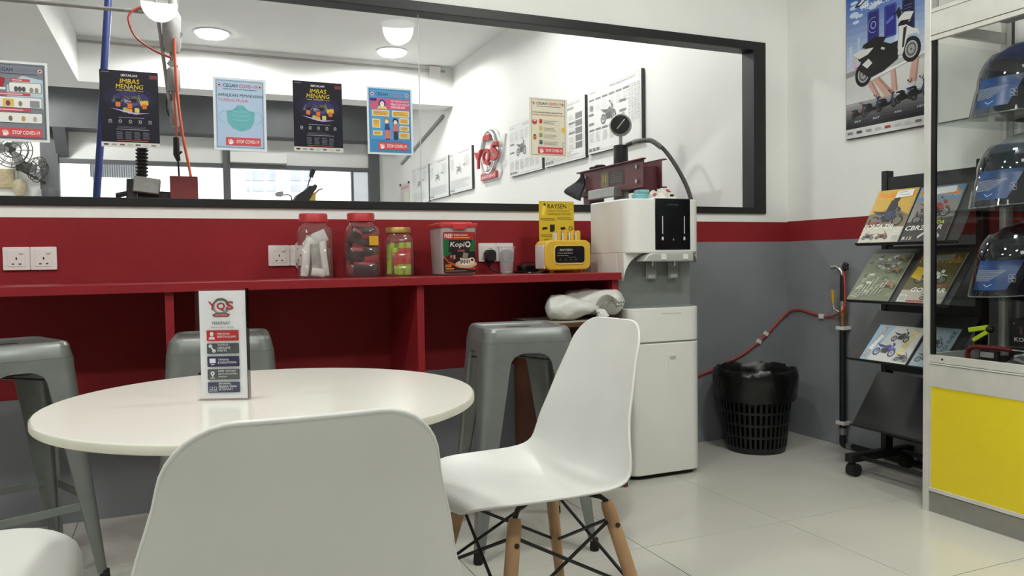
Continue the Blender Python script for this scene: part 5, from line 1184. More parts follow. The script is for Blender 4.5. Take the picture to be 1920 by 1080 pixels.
# ================================================================== POSTERS ON THE GLASS
GY = 3.4025
def sheet(name, label, x0, z0, w_, h_, face, rot=0.0, cat='poster', thick=0.0012, border=None):
    """paper taped on the room side of the window; x0,z0 bottom left"""
    U = Vector((math.cos(rot), 0, math.sin(rot))); V = Vector((-math.sin(rot), 0, math.cos(rot))); O = Vector((x0, GY, z0))
    t = thing(name, label, cat, O, 0, 'posters taped to the window')
    fr = lambda u, v, h: O+U*u+V*v+Vector((0, -1, 0))*h
    MB().prism([(0, 0), (w_, 0), (w_, h_), (0, h_)], 0.0002, thick, fr).build('paper', pm(border or face), t, smooth=False)
    p = Print(fr(0, 0, thick), U, V, w_, h_, 100, 100*h_/w_, dz=0.0002)
    return t, p
A4 = (0.206, 0.296)
NAVY = (52, 60, 96); STOPR = (206, 84, 92)
def covid_head(p, bgc, txt2=(196, 72, 80), fr_c=(70, 84, 110)):
    p.rect(4, 4, 96, 139.7, bgc); p.up(); p.frame(6, 6, 94, 137.5, 0.8, fr_c)
    for x in (12, 88): p.disc(x, 128, 4.2, (232, 222, 224)); p.up(); p.ring(x, 128, 3.4, 4.2, (190, 80, 80)); p.disc(x, 128, 2, (80, 60, 70)); 
    p.text('CEGAH', 19, 124.5, 27, 7, NAVY, 0.02).text('COVID-19', 49, 124.5, 34, 7, txt2, 0.02); p.rect(19, 120.5, 83, 121.5, fr_c)
def covid_stop(p, y=10):
    p.rect(22, y, 88, y+16, STOPR); p.up(); p.hand(31, y+2, 9.5, (240, 236, 234)); p.text('STOP COVID-19', 42, y+4.5, 43, 7, (240, 232, 232), 0.04)
def post_mask(p):
    covid_head(p, (176, 198, 224)); p.text('AMALKAN PEMAKAIAN', 9, 106, 84, 6, (40, 46, 62), 0.04).text('TOPENG MUKA', 9, 96, 56, 6, (206, 88, 92), 0.04)
    TQ = (108, 178, 186); p.poly([(24, 78), (36, 80), (46, 90), (56, 90), (66, 80), (78, 78), (76, 56), (68, 44), (52, 38), (36, 44), (26, 56)], TQ); p.up()
    for k in range(3): p.ring(51, 84-k*9, 22-k*1.5, 22.8-k*1.5, (214, 232, 234), 14, PI*1.22, PI*1.78, 0.32)
    p.line(26, 74, 48, 84, 0.7, (70, 140, 150)); p.line(76, 74, 54, 84, 0.7, (70, 140, 150)); p.ring(22, 66, 11.3, 12, (110, 165, 180), 16, PI*0.55, PI*1.45); p.ring(80, 66, 11.3, 12, (110, 165, 180), 16, -PI*0.45, PI*0.45)
    covid_stop(p)
def post_tips(p):
    covid_head(p, (86, 156, 206), (150, 120, 150), (48, 96, 150)); p.rect(6.5, 96, 93.5, 119, (206, 90, 128)); p.rect(6, 4.5, 94, 32, (64, 140, 196)); p.up()
    p.rect(7, 113, 21, 119, (60, 50, 110)); p.disc(33, 107, 8, (66, 56, 136), 10); p.poly([(22, 96.5), (44, 96.5), (40, 103), (26, 103)], (226, 200, 110)); p.up(); p.disc(33, 107, 4.6, (238, 206, 180), 6); p.up(); p.poly([(29, 106), (37, 106), (35, 101), (31, 101)], (228, 232, 236))
    p.text('TIP PEMAKAIAN', 52, 112, 40, 4, (236, 220, 228), 0.01).text('PENUTUP MULUT', 52, 105, 41, 4.6, (245, 238, 240), 0.04).text('DAN HIDUNG', 52, 99, 31, 4.6, (245, 238, 240), 0.04)
    for x0, y0, x1, y1 in ((11, 81, 48, 94), (54, 81, 92, 94), (11, 56, 28, 75), (70, 66, 91, 79), (70, 51, 91, 62), (12, 40, 32, 50), (69, 35, 92, 48)):
        p.rect(x0, y0, x1, y1, (240, 228, 190), 1.5); p.up(0.5); p.rect(x0+1.5, y0+1.5, x1-1.5, y1-1.5, (226, 178, 88), 1); p.up(0.5); p.lines(x0+3, y1-3.5, x1-x0-6, 3 if y1-y0 > 10 else 2, 2.6, 0.8, (160, 120, 60)); p.up(-1)
    p.up(); p.disc(42, 72, 6, (176, 120, 80), 6); p.poly([(38, 34), (50, 34), (49, 54), (39, 54)], (216, 120, 120)); p.poly([(37, 52), (49, 52), (47, 66), (39, 66)], (58, 72, 128)); p.disc(42, 70, 4, (240, 206, 180), 4.6); p.rect(40, 31, 43, 34, (40, 44, 60)); p.rect(45, 31, 48, 34, (40, 44, 60))
    p.disc(61, 72, 6, (40, 44, 56), 6); p.poly([(57, 32), (66, 32), (66, 52), (57, 52)], (50, 56, 80)); p.poly([(56, 50), (66, 50), (65, 66), (57, 66)], (220, 110, 96)); p.up(); p.disc(61, 69.5, 4, (240, 206, 180), 4.6); p.rect(58, 67, 64, 70, (214, 226, 234)); p.rect(40, 68, 45, 70.5, (214, 226, 234))
    p.lines(26, 27.5, 50, 1, 3, 1, (60, 110, 170), 0); covid_stop(p)
def post_risk(p):
    covid_head(p, (226, 220, 200), (196, 56, 60), (90, 86, 84)); p.text('KURANGKAN RISIKO JANGKITAN', 9, 104, 78, 4.4, (50, 48, 50), 0.03).text('NOVEL CORONAVIRUS (2019-nCoV)', 9, 98, 82, 4.4, (200, 66, 64), 0.03)
    for k, c in enumerate(((190, 62, 64), (214, 184, 96), (140, 156, 96), (70, 92, 100))):
        y = 82-k*16.5; p.poly([(26, y+9), (34, y+9), (34, y), (30, y-2.5), (26, y)], c); p.frame(24.5, y-4.5, 79, y+7, 0.5, (200, 190, 165)); p.lines(37, y+5, 38, 3, 3, 0.9, (120, 112, 104))
    p.disc(14, 84, 6.5, (196, 60, 64)); p.disc(14, 48, 5.5, (196, 180, 120), 7); p.disc(90, 67, 6.5, (222, 190, 96)); p.ring(90, 32, 3, 6, (190, 190, 184)); p.up(); p.disc(14, 87, 3, (238, 212, 196)); p.disc(14, 52, 2.6, (90, 66, 50)); p.poly([(10, 42), (18, 42), (16, 49), (12, 49)], (200, 86, 70)); covid_stop(p, 9)
def post_steps(p):
    covid_head(p, (124, 130, 140), (120, 116, 134), (52, 56, 66)); p.poly([(36, 60), (92, 60), (92, 112), (60, 118), (36, 100)], (182, 202, 214)); p.up()
    for y0, y1, x0, hy in ((88, 106, 39, 107.5), (60, 80, 8, 82), (33, 52, 8, 54)):
        p.rect(x0, y0, 90, y1, (70, 70, 80), 2); p.up(0.5); p.rect(x0+0.8, y0+0.8, 89.2, y1-0.8, (232, 230, 228), 2); p.up(0.5); p.rect(x0+2, hy, 72, hy+5, (196, 76, 86)); p.up(0.5); p.rect(x0+5, hy+1.5, 60, hy+3.5, (230, 190, 194)); p.up(-1.5)
    p.up(2); rn = random.Random(4)
    for x, y, c in ((50, 94, (90, 90, 96)), (56, 94, (90, 90, 96)), (62, 94, (90, 90, 96)), (74, 93, (150, 140, 130)), (82, 93, (150, 140, 130)), (16, 68, (150, 120, 140)), (56, 68, (140, 130, 120)), (16, 41, (190, 160, 120)), (40, 41, (120, 110, 110)), (60, 41, (190, 160, 100)), (78, 41, (170, 170, 172))): p.disc(x, y, 3.2, c, 5, 10)
    p.rect(29, 62, 46, 76, (220, 190, 90)); p.rect(71, 62, 86, 74, (140, 146, 150)); p.disc(37, 68, 3.5, (120, 60, 110), 5); p.poly([(6, 96), (30, 96), (34, 112), (14, 118), (6, 112)], (160, 44, 52)); p.rect(6, 92, 34, 96, (232, 230, 228)); covid_stop(p, 8)
def post_promo(p):
    D = (20, 18, 34); p.rect(0, 9, 100, 143.7, D); p.up(); p.disc(50, 92, 44, (30, 26, 58), 24); p.up(); p.disc(52, 90, 32, (52, 44, 100), 16); p.up(); p.disc(54, 88, 20, (92, 70, 140), 9); p.up()
    p.text('SERTAILAH!', 36, 133, 28, 4.2, (225, 225, 225), 0.03); p.rect(85, 131, 98, 138, (120, 50, 62)); p.lines(3, 140, 18, 1, 2, 0.8, (150, 150, 160))
    p.text('IMBAS', 34, 120, 33, 8.5, (222, 196, 40), 0.05, 0.12).text('MENANG', 27, 110, 46, 8.5, (222, 196, 40), 0.05, 0.12).text('YAMALUBE', 40, 105.5, 22, 3.4, (214, 190, 60), 0.03); p.rect(28, 106, 38, 107, (190, 170, 50)); p.rect(64, 106, 74, 107, (190, 170, 50))
    p.moto(32, 82, 15, (60, 62, 78), (26, 26, 32), (120, 122, 130), -1); p.moto(56, 80, 19, (88, 92, 60), (24, 24, 30), (150, 152, 160)); 
    for x, y, c in ((30, 80, (214, 120, 50)), (50, 78, (216, 112, 44)), (50, 68, (226, 150, 60)), (72, 84, (214, 180, 60)), (78, 85, (214, 180, 60)), (75, 78, (206, 110, 40)), (62, 70, (206, 200, 90)), (42, 70, (170, 180, 80))): p.rect(x-4, y-4.5, x+4, y+4.5, c, 1.5)
    p.up(); p.poly([(16, 73), (40, 66), (60, 62), (84, 66), (60, 65), (40, 69)], (190, 170, 230)); p.lines(30, 56, 44, 1, 3, 0.8, (170, 170, 185), 0)
    for k in range(5): p.ring(16+k*17, 49, 1.6, 3, (170, 172, 186), 8); p.rect(12+k*17, 44.5, 20+k*17, 45.3, (120, 122, 140))
    p.lines(28, 39, 50, 2, 2.2, 0.6, (120, 122, 140)); p.rect(26, 33, 82, 34, (170, 172, 184))
    for k in range(4): p.lines(26+k*15, 29, 12, 8, 1.9, 0.7, (118, 120, 140))
    p.rect(27, 11.5, 80, 12.6, (206, 96, 60)); p.rect(0, 0, 100, 9, (208, 206, 202)); p.up()
    for k in range(7): p.rect(4+k*13.5, 3, 12+k*13.5, 6, ((40, 40, 44), (150, 150, 152), (110, 100, 100), (180, 178, 176), (90, 90, 94), (196, 190, 186), (130, 130, 132))[k])
for nm, lab, x0, z0, fn, face, rot in (('notice_sheet', 'grey health notice with three red step headings, leftmost on the window', -0.637, 1.446, post_steps, (226, 226, 228), 0.0),
        ('promotion_poster', 'dark promotion poster with yellow headline, left one, below the blue pole', -0.258, 1.440, post_promo, (208, 206, 202), 0.0), ('notice_sheet', 'pale blue health notice with a large turquoise face mask', 0.149, 1.444, post_mask, (224, 230, 236), -0.003),
        ('promotion_poster', 'dark promotion poster with yellow headline, right one, beside the face mask notice', 0.465, 1.452, post_promo, (208, 206, 202), 0.0), ('notice_sheet', 'bright blue health notice with two cartoon figures', 0.779, 1.452, post_tips, (222, 228, 234), 0.003), ('notice_sheet', 'cream health notice on the right window pane', 1.557, 1.468, post_risk, (232, 228, 216), -0.004)):
    w_, h_ = A4 if fn is not post_risk else (0.204, 0.284)
    t, p = sheet(nm, lab, x0, z0, w_, h_, face, rot); 
    if fn is post_risk: p.sy = h_/141; p.H = 141
    fn(p); p.build('print', t)

# ================================================================== WORKSHOP: BOARDS, SIGN, MACHINES
BEDGE = mat('board_edge_dark', (60, 60, 58), 0.6, noise=0.1); G1, G2, G3 = (150, 151, 150), (176, 177, 176), (120, 121, 120)
def board(y0, y1, z0, z1, label, style):
    t = thing('chart_board', label, 'chart board', (RW, (y0+y1)/2, z0), 0, 'chart boards on the workshop wall')
    MB().box(RW-0.03, RW-0.0005, y1, y0, z0, z1).build('backing', BEDGE, t, smooth=False)
    MB().box(RW-0.032, RW-0.0302, y1-0.0, y0+0.0, z0, z1).build('face', mat('chart_white', (0.72, 0.72, 0.71), 0.5, noise=0.02), t, smooth=False)
    p = Print((RW-0.0325, y0, z0), (0, -1, 0), (0, 0, 1), y0-y1, z1-z0, 160, 100, dz=0.0004)
    p.text('SERVICE MAINTENANCE PARTS', 70, 91, 74, 3.5, G3, 0.02); p.text('YAMAHA', 5, 91, 22, 3.2, G3, 0.02); p.frame(3, 3, 157, 97, 0.5, G2)
    if style == 0:
        for k in range(6): p.rect(5+k*21, 80, 22+k*21, 83, G3); p.lines(6+k*21, 77, 15, 6, 2.4, 0.8, (200, 201, 200))
        for k in range(5): p.rect(5+k*21, 34, 22+k*21, 37, G3); p.lines(6+k*21, 31, 15, 7, 2.2, 0.8, (200, 201, 200))
        p.moto(66, 40, 25, (112, 112, 114), (84, 85, 86), (140, 141, 142)); p.rect(5, 58, 20, 61, G3); p.rect(100, 64, 118, 67, G3); p.rect(5, 44, 20, 47, G3); p.rect(100, 50, 118, 53, G3); p.ring(110, 44, 3, 4.5, G1)
        for k in range(4): p.lines(126+k*8, 84, 6, 18, 3, 0.9, G2)
        p.lines(8, 74, 12, 3, 3, 2, G1)
    elif style == 1:
        for k in range(5): p.rect(126, 66-k*12, 150, 76-k*12, (120, 121, 122)); p.lines(100, 74-k*12, 22, 3, 3, 1, G2)
        p.rect(84, 84, 120, 88, G1); p.rect(100, 60, 124, 63, G3); p.rect(100, 44, 124, 47, G3); p.lines(6, 84, 70, 10, 3, 0.9, G2); p.moto(50, 22, 26, (126, 127, 128), (100, 101, 102), (150, 151, 152)); p.lines(6, 16, 140, 4, 3, 0.8, G2)
    elif style == 2:
        for k in range(6): p.lines(6+k*25, 84, 20, 7, 2.6, 0.8, G2)
        p.moto(62, 36, 26, (120, 121, 122), (92, 93, 94), (146, 147, 148)); p.rect(5, 60, 26, 63, G3); p.rect(5, 44, 26, 47, G3)
        for k in range(6): p.lines(6+k*25, 28, 20, 7, 2.6, 0.8, G2)
    else:
        p.moto(70, 44, 20, (150, 151, 152), (130, 131, 132), (170, 170, 170)); p.lines(10, 82, 30, 8, 3.4, 0.9, G2); p.lines(110, 82, 40, 8, 3.4, 0.9, G2); p.lines(10, 30, 140, 8, 2.8, 0.8, G2); p.rect(100, 60, 120, 63, G1)
    for k in range(3): p.rect(5+k*12, 4, 13+k*12, 8, G3)
    p.build('print', t)
for y0, y1, z0, z1, lab, st in ((5.575, 4.785, 1.815, 2.332, 'white parts chart board with motorcycle drawing, nearest the press', 0), (6.385, 5.625, 1.803, 2.31, 'white parts chart board partly behind the cream notice', 1), (7.195, 6.445, 1.80, 2.305, 'white parts chart board just right of the chrome ring sign', 2),
        (9.06, 8.285, 1.785, 2.275, 'white chart board just left of the chrome ring sign', 3), (9.88, 9.11, 1.775, 2.268, 'white chart board second left of the chrome ring sign', 3), (10.7, 9.93, 1.765, 2.26, 'white chart board farthest left, beyond the pane joint', 3)):
    board(y0, y1, z0, z1, lab, st)
# notice with pegs on the wall further back
nt_ = thing('paper_notice', 'small paper notice clipped on the workshop wall left of the boards', 'notice', (RW, 11.2, 1.75)); MB().box(RW-0.004, RW-0.0005, 10.95, 11.45, 1.75, 2.12).build('paper', pm((214, 210, 206)), nt_)
p = Print((RW-0.0045, 11.45, 1.75), (0, -1, 0), (0, 0, 1), 0.5, 0.37, 100, 74, dz=0.0006); p.rect(8, 58, 92, 66, (206, 160, 156)); p.rect(40, 10, 90, 48, (226, 222, 200)); p.lines(12, 48, 22, 5, 7, 2, (170, 168, 168)); p.build('print', nt_)
for y in (10.97, 11.43): MB().box(RW-0.02, RW-0.004, y-0.012, y+0.012, 2.10, 2.13).build('clip', BLACKM, nt_)
# ring sign
ys = thing('ring_sign', 'chrome ring sign with three raised red letters and banner on the workshop wall', 'sign', (RW, 7.75, 1.82))
SU = Vector((0, -1, 0)); SV = Vector((0, 0, 1))
def sfr(o): return lambda u, v, h: Vector((RW-h, 7.75-u, 1.82+v))
m = MB(); m.prism([(-0.26, 0.0), (0.24, 0.0), (0.30, 0.07), (0.26, 0.15), (0.36, 0.30), (0.42, 0.44), (0.26, 0.42), (0.20, 0.50), (0.10, 0.55), (-0.06, 0.55), (-0.17, 0.49), (-0.24, 0.38), (-0.38, 0.36), (-0.30, 0.22), (-0.24, 0.14), (-0.28, 0.06)], 0.001, 0.02, sfr(0)); m.build('backing', mat('sign_backing', (0.7, 0.7, 0.7), 0.4, noise=0.03), ys, bev=0.003)
rg = MB(); rows = []
for k in range(49):
    a = 2*PI*k/48; rows.append([Vector((RW-h, 7.75-(r*math.cos(a)*0.235/0.235), 1.82+0.30+r*1.02*math.sin(a))) for r, h in ((0.165, 0.021), (0.180, 0.045), (0.205, 0.052), (0.228, 0.045), (0.24, 0.021))])
rg.grid(rows).build('ring', CHROME, ys, ang=60)
SRED = mat('sign_red', (0.42, 0.035, 0.04), 0.35, noise=0.04)
def letter(ch, u0, v0, w_, h_, d0, d1, name, m_, shear=0.0, bold=0.06, par=ys):
    vs_, fs_ = glyphs(ch, bold); x0 = min(q[0] for q in vs_); x1 = max(q[0] for q in vs_); y0 = min(q[1] for q in vs_); y1 = max(q[1] for q in vs_); b = MB()
    pt = lambda q, d: Vector((RW-d, 7.75-(u0+(q[0]-x0)/(x1-x0)*w_+shear*(q[1]-y0)), 1.82+v0+(q[1]-y0)/(y1-y0)*h_+0.22*(u0+(q[0]-x0)/(x1-x0)*w_)*0.35))
    n = len(vs_); ed = {}
    for f in fs_:
        for i in range(len(f)): e = (f[i], f[(i+1) % len(f)]); ed[e] = 1
    bd = [e for e in ed if (e[1], e[0]) not in ed]
    b.add([pt(q, d1) for q in vs_]+[pt(q, d0) for q in vs_], list(fs_)+[(e[0], n+e[0], n+e[1], e[1]) for e in bd]); return b.build(name, m_, par, smooth=False)
for ch, u0, v0, w_ in (('Y', -0.34, 0.17, 0.20), ('Q', -0.11, 0.15, 0.22), ('S', 0.14, 0.17, 0.20)): letter(ch, u0, v0, w_, 0.19, 0.05, 0.075, 'letter', SRED, bold=0.025)
MB().prism(rrect(-0.23, 0.015, 0.22, 0.09, 0.015), 0.02, 0.045, sfr(0)).build('banner', SRED, ys, bev=0.004)
MB().prism(rrect(-0.10, 0.43, 0.09, 0.485, 0.004), 0.05, 0.062, sfr(0)).build('red_bar', SRED, ys)
p = Print((RW-0.046, 7.75+0.20, 1.845), SU, SV, 0.40, 0.04, 100, 10, dz=0.0005); p.text('QUALITY SERVICE', 2, 1, 96, 8, (236, 232, 230), 0.03); p.build('lettering', ys)
# wall switch near the window
socket(3.705, 1.42, 'white wall socket inside the workshop near the window corner', wall='right')
# hydraulic press: frame parallel to the right wall
hx = 2.72; MAR = mat('press_maroon', (0.10, 0.018, 0.022), 0.45, noise=0.2, nscale=8)
hpz = thing('hydraulic_press', 'maroon hydraulic shop press with pressure gauge behind the window', 'press', (hx, 4.5, 0))
for x in (hx-0.075, hx+0.055):
    ch_ = MB(); ch_.box(x, x+0.008, 4.10, 4.92, 1.41, 1.59); ch_.box(x-0.02 if x < hx else x, x+0.008 if x < hx else x+0.03, 4.08, 4.94, 1.582, 1.59); ch_.box(x-0.02 if x < hx else x, x+0.008 if x < hx else x+0.03, 4.08, 4.94, 1.41, 1.418); ch_.build('crossbeam', MAR, hpz, bev=0.002)
for y in (4.14, 4.80): MB().box(hx-0.066, hx+0.052, y, y+0.09, 0.0, 1.55).build('upright', MAR, hpz, bev=0.003)
for y in (4.0, 4.66): MB().box(hx-0.3, hx+0.3, y+0.16, y+0.22, 0.0, 0.05).build('foot_beam', MAR, hpz, bev=0.003)
MB().box(hx-0.08, hx+0.06, 4.10, 4.94, 0.62, 0.76).build('press_bed', MAR, hpz, bev=0.003)
MB().cyl((hx-0.01, 4.47, 1.59), (hx-0.01, 4.47, 1.72), 0.048, n=24).build('cylinder', BLACKM, hpz); MB().cyl((hx-0.01, 4.47, 1.30), (hx-0.01, 4.47, 1.42), 0.05, n=24).build('ram', STEEL, hpz); MB().cyl((hx-0.01, 4.47, 1.2), (hx-0.01, 4.47, 1.31), 0.03, n=20).build('ram_rod', CHROME, hpz)
MB().obox((hx-0.12, 4.50, 1.405), (0.06, 0.34, 0.06)).build('ram_plate', STEEL, hpz, bev=0.004)
for y in (4.17, 4.83):
    for z in (1.455, 1.545): MB().cyl((hx-0.084, y, z), (hx-0.075, y, z), 0.014, n=6).build('bolt', STEEL, hpz)
p = Print((hx-0.0758, 4.62, 1.45), (0, -1, 0), (0, 0, 1), 0.30, 0.11, 100, 37, dz=0.0006); p.rect(0, 0, 34, 34, (110, 104, 84)); p.rect(38, 2, 98, 34, (60, 52, 50)); p.up(); p.lines(42, 30, 50, 5, 5, 1.6, (110, 100, 96)); p.rect(8, 12, 12, 28, (180, 160, 60)); p.rect(20, 12, 24, 28, (180, 160, 60)); p.build('label_plate', hpz)
MB().cyl((hx-0.01, 4.47, 1.72), (hx-0.01, 4.47, 1.79), 0.012, n=12).build('gauge_stem', STEEL, hpz)
gd = Vector((-0.62, -0.75, 0.05)).normalized(); gc = Vector((hx-0.01, 4.47, 1.855))
ga = MB().cyl(gc-gd*0.03, gc+gd*0.012, 0.072, n=32).build('gauge', STEEL, hpz, bev=0.004); MB().cyl(gc+gd*0.012, gc+gd*0.0135, 0.062, n=32).build('gauge_dial', BLACKM, ga)
gu = gd.cross(Vector((0, 0, 1))).normalized()*-1; MB().bar(gc+gd*0.0145-gu*0.02+Vector((0, 0, -0.025)), gc+gd*0.0145+gu*0.03+Vector((0, 0, 0.035)), 0.006, 0.001, up=gd).build('needle', pm((225, 225, 225)), ga)
MB().tube(smoothpath([(hx+0.0, 4.42, 1.715), (hx+0.05, 4.36, 1.735), (hx+0.10, 4.28, 1.73), (hx+0.15, 4.20, 1.66), (hx+0.20, 4.1, 1.50), (hx+0.24, 4.05, 1.34), (hx+0.25, 4.03, 1.15)]), 0.013, 10).build('pressure_hose', mat('hose_dark', (60, 62, 58), 0.5, noise=0.15), hpz)
sp_ = []
for k in range(90): sp_.append(None)
P_ = smoothpath([(hx+0.03, 4.385, 1.73), (hx+0.05, 4.36, 1.735), (hx+0.10, 4.28, 1.73), (hx+0.14, 4.215, 1.675)], 30); m = MB()
for k in range(0, len(P_)-1, 3): d_ = (P_[k+1]-P_[k]).normalized(); m.cyl(P_[k], P_[k]+d_*0.005, 0.0165, n=10)
m.build('hose_spring', STEEL, hpz)['kind'] = 'stuff'
# dark rag over the far end
m = MB(); rows = []
for i in range(10):
    row = []
    for k in range(10):
        u, v = i/9, k/9; row.append((hx-0.115+0.02*math.sin(5*v+2*u)-0.02*u, 4.80+0.20*u*(1-0.5*abs(v-0.6)), 1.57-0.19*v-0.07*u*(1-v)+0.05*u*v))
    rows.append(row)
tag(m.grid(rows).build('dark_rag', mat('dark_cloth', (28, 28, 36), 0.8, noise=0.2), solid=0.012, ang=70), 'dark cloth hanging on the far end of the maroon press', 'cloth')
gl = MB(); 
for k in range(4): gl.ball((hx-0.06+0.01*k, 4.64+0.055*k, 1.602+0.006*(k % 2)), (0.03, 0.035, 0.012), 10)
tag(gl.build('work_glove', mat('glove_dark', (34, 28, 30), 0.85, noise=0.2)), 'dark work glove lying on top of the maroon press', 'glove')

# pipes and hoses hanging in the workshop, placed in the plane of the service drop
DY = 5.4
q = lambda u, v, Y=DY: PY(u, v, Y)
ap_ = thing('air_pipe', 'grey air pipe running under the workshop ceiling with a vertical drop', 'pipe', q(325, 220))
MB().cyl(q(-160, -16), q(290, 24), 0.012, n=10).build('overhead_run', PIPEGREY, ap_); MB().cyl(q(286, -40), q(314, 165), 0.011, n=10).build('drop', PIPEGREY, ap_); MB().cyl(q(314, 165), q(322, 222), 0.012, n=10).build('drop_end', STEEL, ap_); MB().cyl(q(262, 14), q(296, 20), 0.018, n=10).build('joint', STEEL, ap_)
MB().cyl(q(286, -40), Vector((q(286, -40).x, DY, WCZ-0.001)), 0.011, n=10).build('riser', PIPEGREY, ap_)
rg_ = thing('air_regulator', 'pair of grey air line regulators hanging in the workshop', 'regulator', q(325, 235))
for (u0, v0, u1, v1, r) in ((322, 22, 322, 98, 0.056), (325, 128, 326, 172, 0.042), (327, 190, 328, 238, 0.030)):
    a, b = q(u0, v0), q(u1, v1); d_ = (b-a); MB().tube([a, a+d_*0.12, a+d_*0.85, b], [r*0.7, r, r, r*0.75], 14).build('housing', mat('regulator_grey', (0.34, 0.34, 0.34), 0.5, noise=0.1), rg_)
for (u0, v0, u1, v1) in ((315, 14, 330, 22), (316, 116, 332, 128), (306, 64, 316, 74), (330, 62, 341, 68)): MB().bar(q(u0, v0, DY-0.01), q(u1, v1, DY-0.01), 0.03, 0.03).build('bracket', PIPEGREY, rg_)
MB().cyl(q(323, -30), q(323, 20), 0.025, n=12).build('hanger', PIPEGREY, rg_); MB().cyl(q(323, -30), Vector((q(323, -30).x, DY, WCZ-0.001)), 0.02, n=10).build('hanger_rod', PIPEGREY, rg_); MB().cyl(q(324, 98), q(325, 128), 0.02, n=10).build('link', PIPEGREY, rg_); MB().cyl(q(326, 172), q(327, 190), 0.016, n=10).build('link', PIPEGREY, rg_)
oh = MB().tube(smoothpath([q(262, 14, DY-.02), q(247, 22, DY-.03), q(241, 38, DY-.04), q(255, 70, DY-.04), q(290, 95, DY-.04), q(322, 109, DY-.06)]), 0.007, 8)
tag(oh.build('air_hose', HOSE_R), 'thin red air hose looping from the overhead pipe joint', 'hose')
oh = MB().tube(smoothpath([q(327, 72, DY-.06), q(328, 110, DY-.06), q(333, 180, DY-.06), q(342, 250, DY-.06), q(358, 332, DY-.06), q(362, 372, DY-.06)]), 0.0085, 8)
tag(oh.build('air_hose', HOSE_O), 'long orange air hose hanging down to the red block', 'hose')
oh = MB().tube(smoothpath([q(326, 175, DY-.05), q(329, 215, DY-.05), q(331, 245, DY-.05), q(330, 262, DY-.05)]), 0.006, 8); tag(oh.build('air_hose', HOSE_O), 'short orange air hose below the lower regulator', 'hose')
ag = thing('air_gun', 'dark air gun hanging on its hose below the regulators', 'air gun', q(332, 330)); MB().tube([q(330, 258, DY-.05), q(331, 290, DY-.05), q(335, 302, DY-.05)], [0.018, 0.02, 0.012], 10).build('grip', BLACKM, ag); MB().tube([q(332, 292, DY-.05), q(341, 284, DY-.05)], 0.007, 8).build('trigger', BLACKM, ag); MB().tube([q(334, 300, DY-.05), q(336, 335, DY-.05), q(336, 380, DY-.05)], 0.006, 8).build('nozzle', BLACKM, ag)
oh = MB().tube(smoothpath([q(318, 165), q(312, 190), q(316, 215), q(330, 225)]), 0.005, 8); tag(oh.build('air_hose', BLACKM), 'short black hose between drop pipe and lower regulator', 'hose')
BLU = mat('pole_blue', (0.022, 0.040, 0.19), 0.4, noise=0.08)
_a, _b = q(206, -60, 6.0), q(172, 500, 6.0); _d = q(180, 385, 6.0); _e = _b+(_b-_d)*((_b.z-0.001)/(_d.z-_b.z)); _t = q(203, 0, 6.0); _t = _a+(_a-_t)*((WCZ-0.002-_a.z)/(_a.z-_t.z))
bp_ = MB().tube([_t, q(206, -60, 6.0), q(203, 0, 6.0), q(194, 150, 6.0), q(188, 270, 6.0), q(180, 385, 6.0), q(172, 500, 6.0), _e], 0.024, 14); tag(bp_.build('blue_pole', BLU, ang=60), 'blue metal pole leaning upright in the workshop', 'pole')
# tyre changer
TYy = 4.7; k_ = lambda u, v, Y=TYy: PY(u, v, Y)
tc = thing('tyre_changer', 'tyre changing machine with ribbed column and red block seen above the sill', 'machine', (k_(290, 380).x, TYy, 0))
c0, c1 = k_(266, 268), k_(266, 340); m = MB()
for i in range(11): a = c0+(c1-c0)*(i/11); m.cyl(a, a+(c1-c0)*0.045, 0.034, 0.028, n=16)
m.cyl(c0, c1, 0.024, n=16); m.build('ribbed_column', BLACKM, tc, ang=40)
a = k_(276, 350); MB().obox((a.x, TYy-0.02, a.z), (0.13, 0.14, 0.085), Matrix.Rotation(0.12, 3, 'Y')).build('tool_head', STEEL, tc, bev=0.006); MB().obox((a.x-0.075, TYy, a.z-0.02), (0.05, 0.12, 0.11), Matrix.Rotation(0.05, 3, 'Y')).build('head_mount', BLACKM, tc, bev=0.004)
MB().tube([k_(217, 366), k_(222, 366), k_(240, 362)], [0.012, 0.015, 0.013], 10).build('lever_grip', mat('lever_grip', (40, 38, 50), 0.6, noise=0.1), tc); MB().tube([k_(240, 362), k_(262, 358)], 0.005, 8).build('lever', STEEL, tc)
a = k_(345, 353); MB().obox((a.x, TYy, a.z-0.02), (0.142, 0.14, 0.16)).build('red_block', mat('machine_red', (0.20, 0.022, 0.024), 0.45, noise=0.1), tc, bev=0.003); b = k_(300, 370); MB().obox((b.x, TYy, b.z), (0.22, 0.08, 0.06), Matrix.Rotation(0.05, 3, 'Y')).build('arm', BLACKM, tc, bev=0.004)
MB().box(a.x-0.30, a.x+0.10, TYy-0.25, TYy+0.25, 0.0, a.z-0.1).build('base_cabinet', mat('machine_red2', (0.17, 0.02, 0.022), 0.5, noise=0.1), tc, bev=0.01)
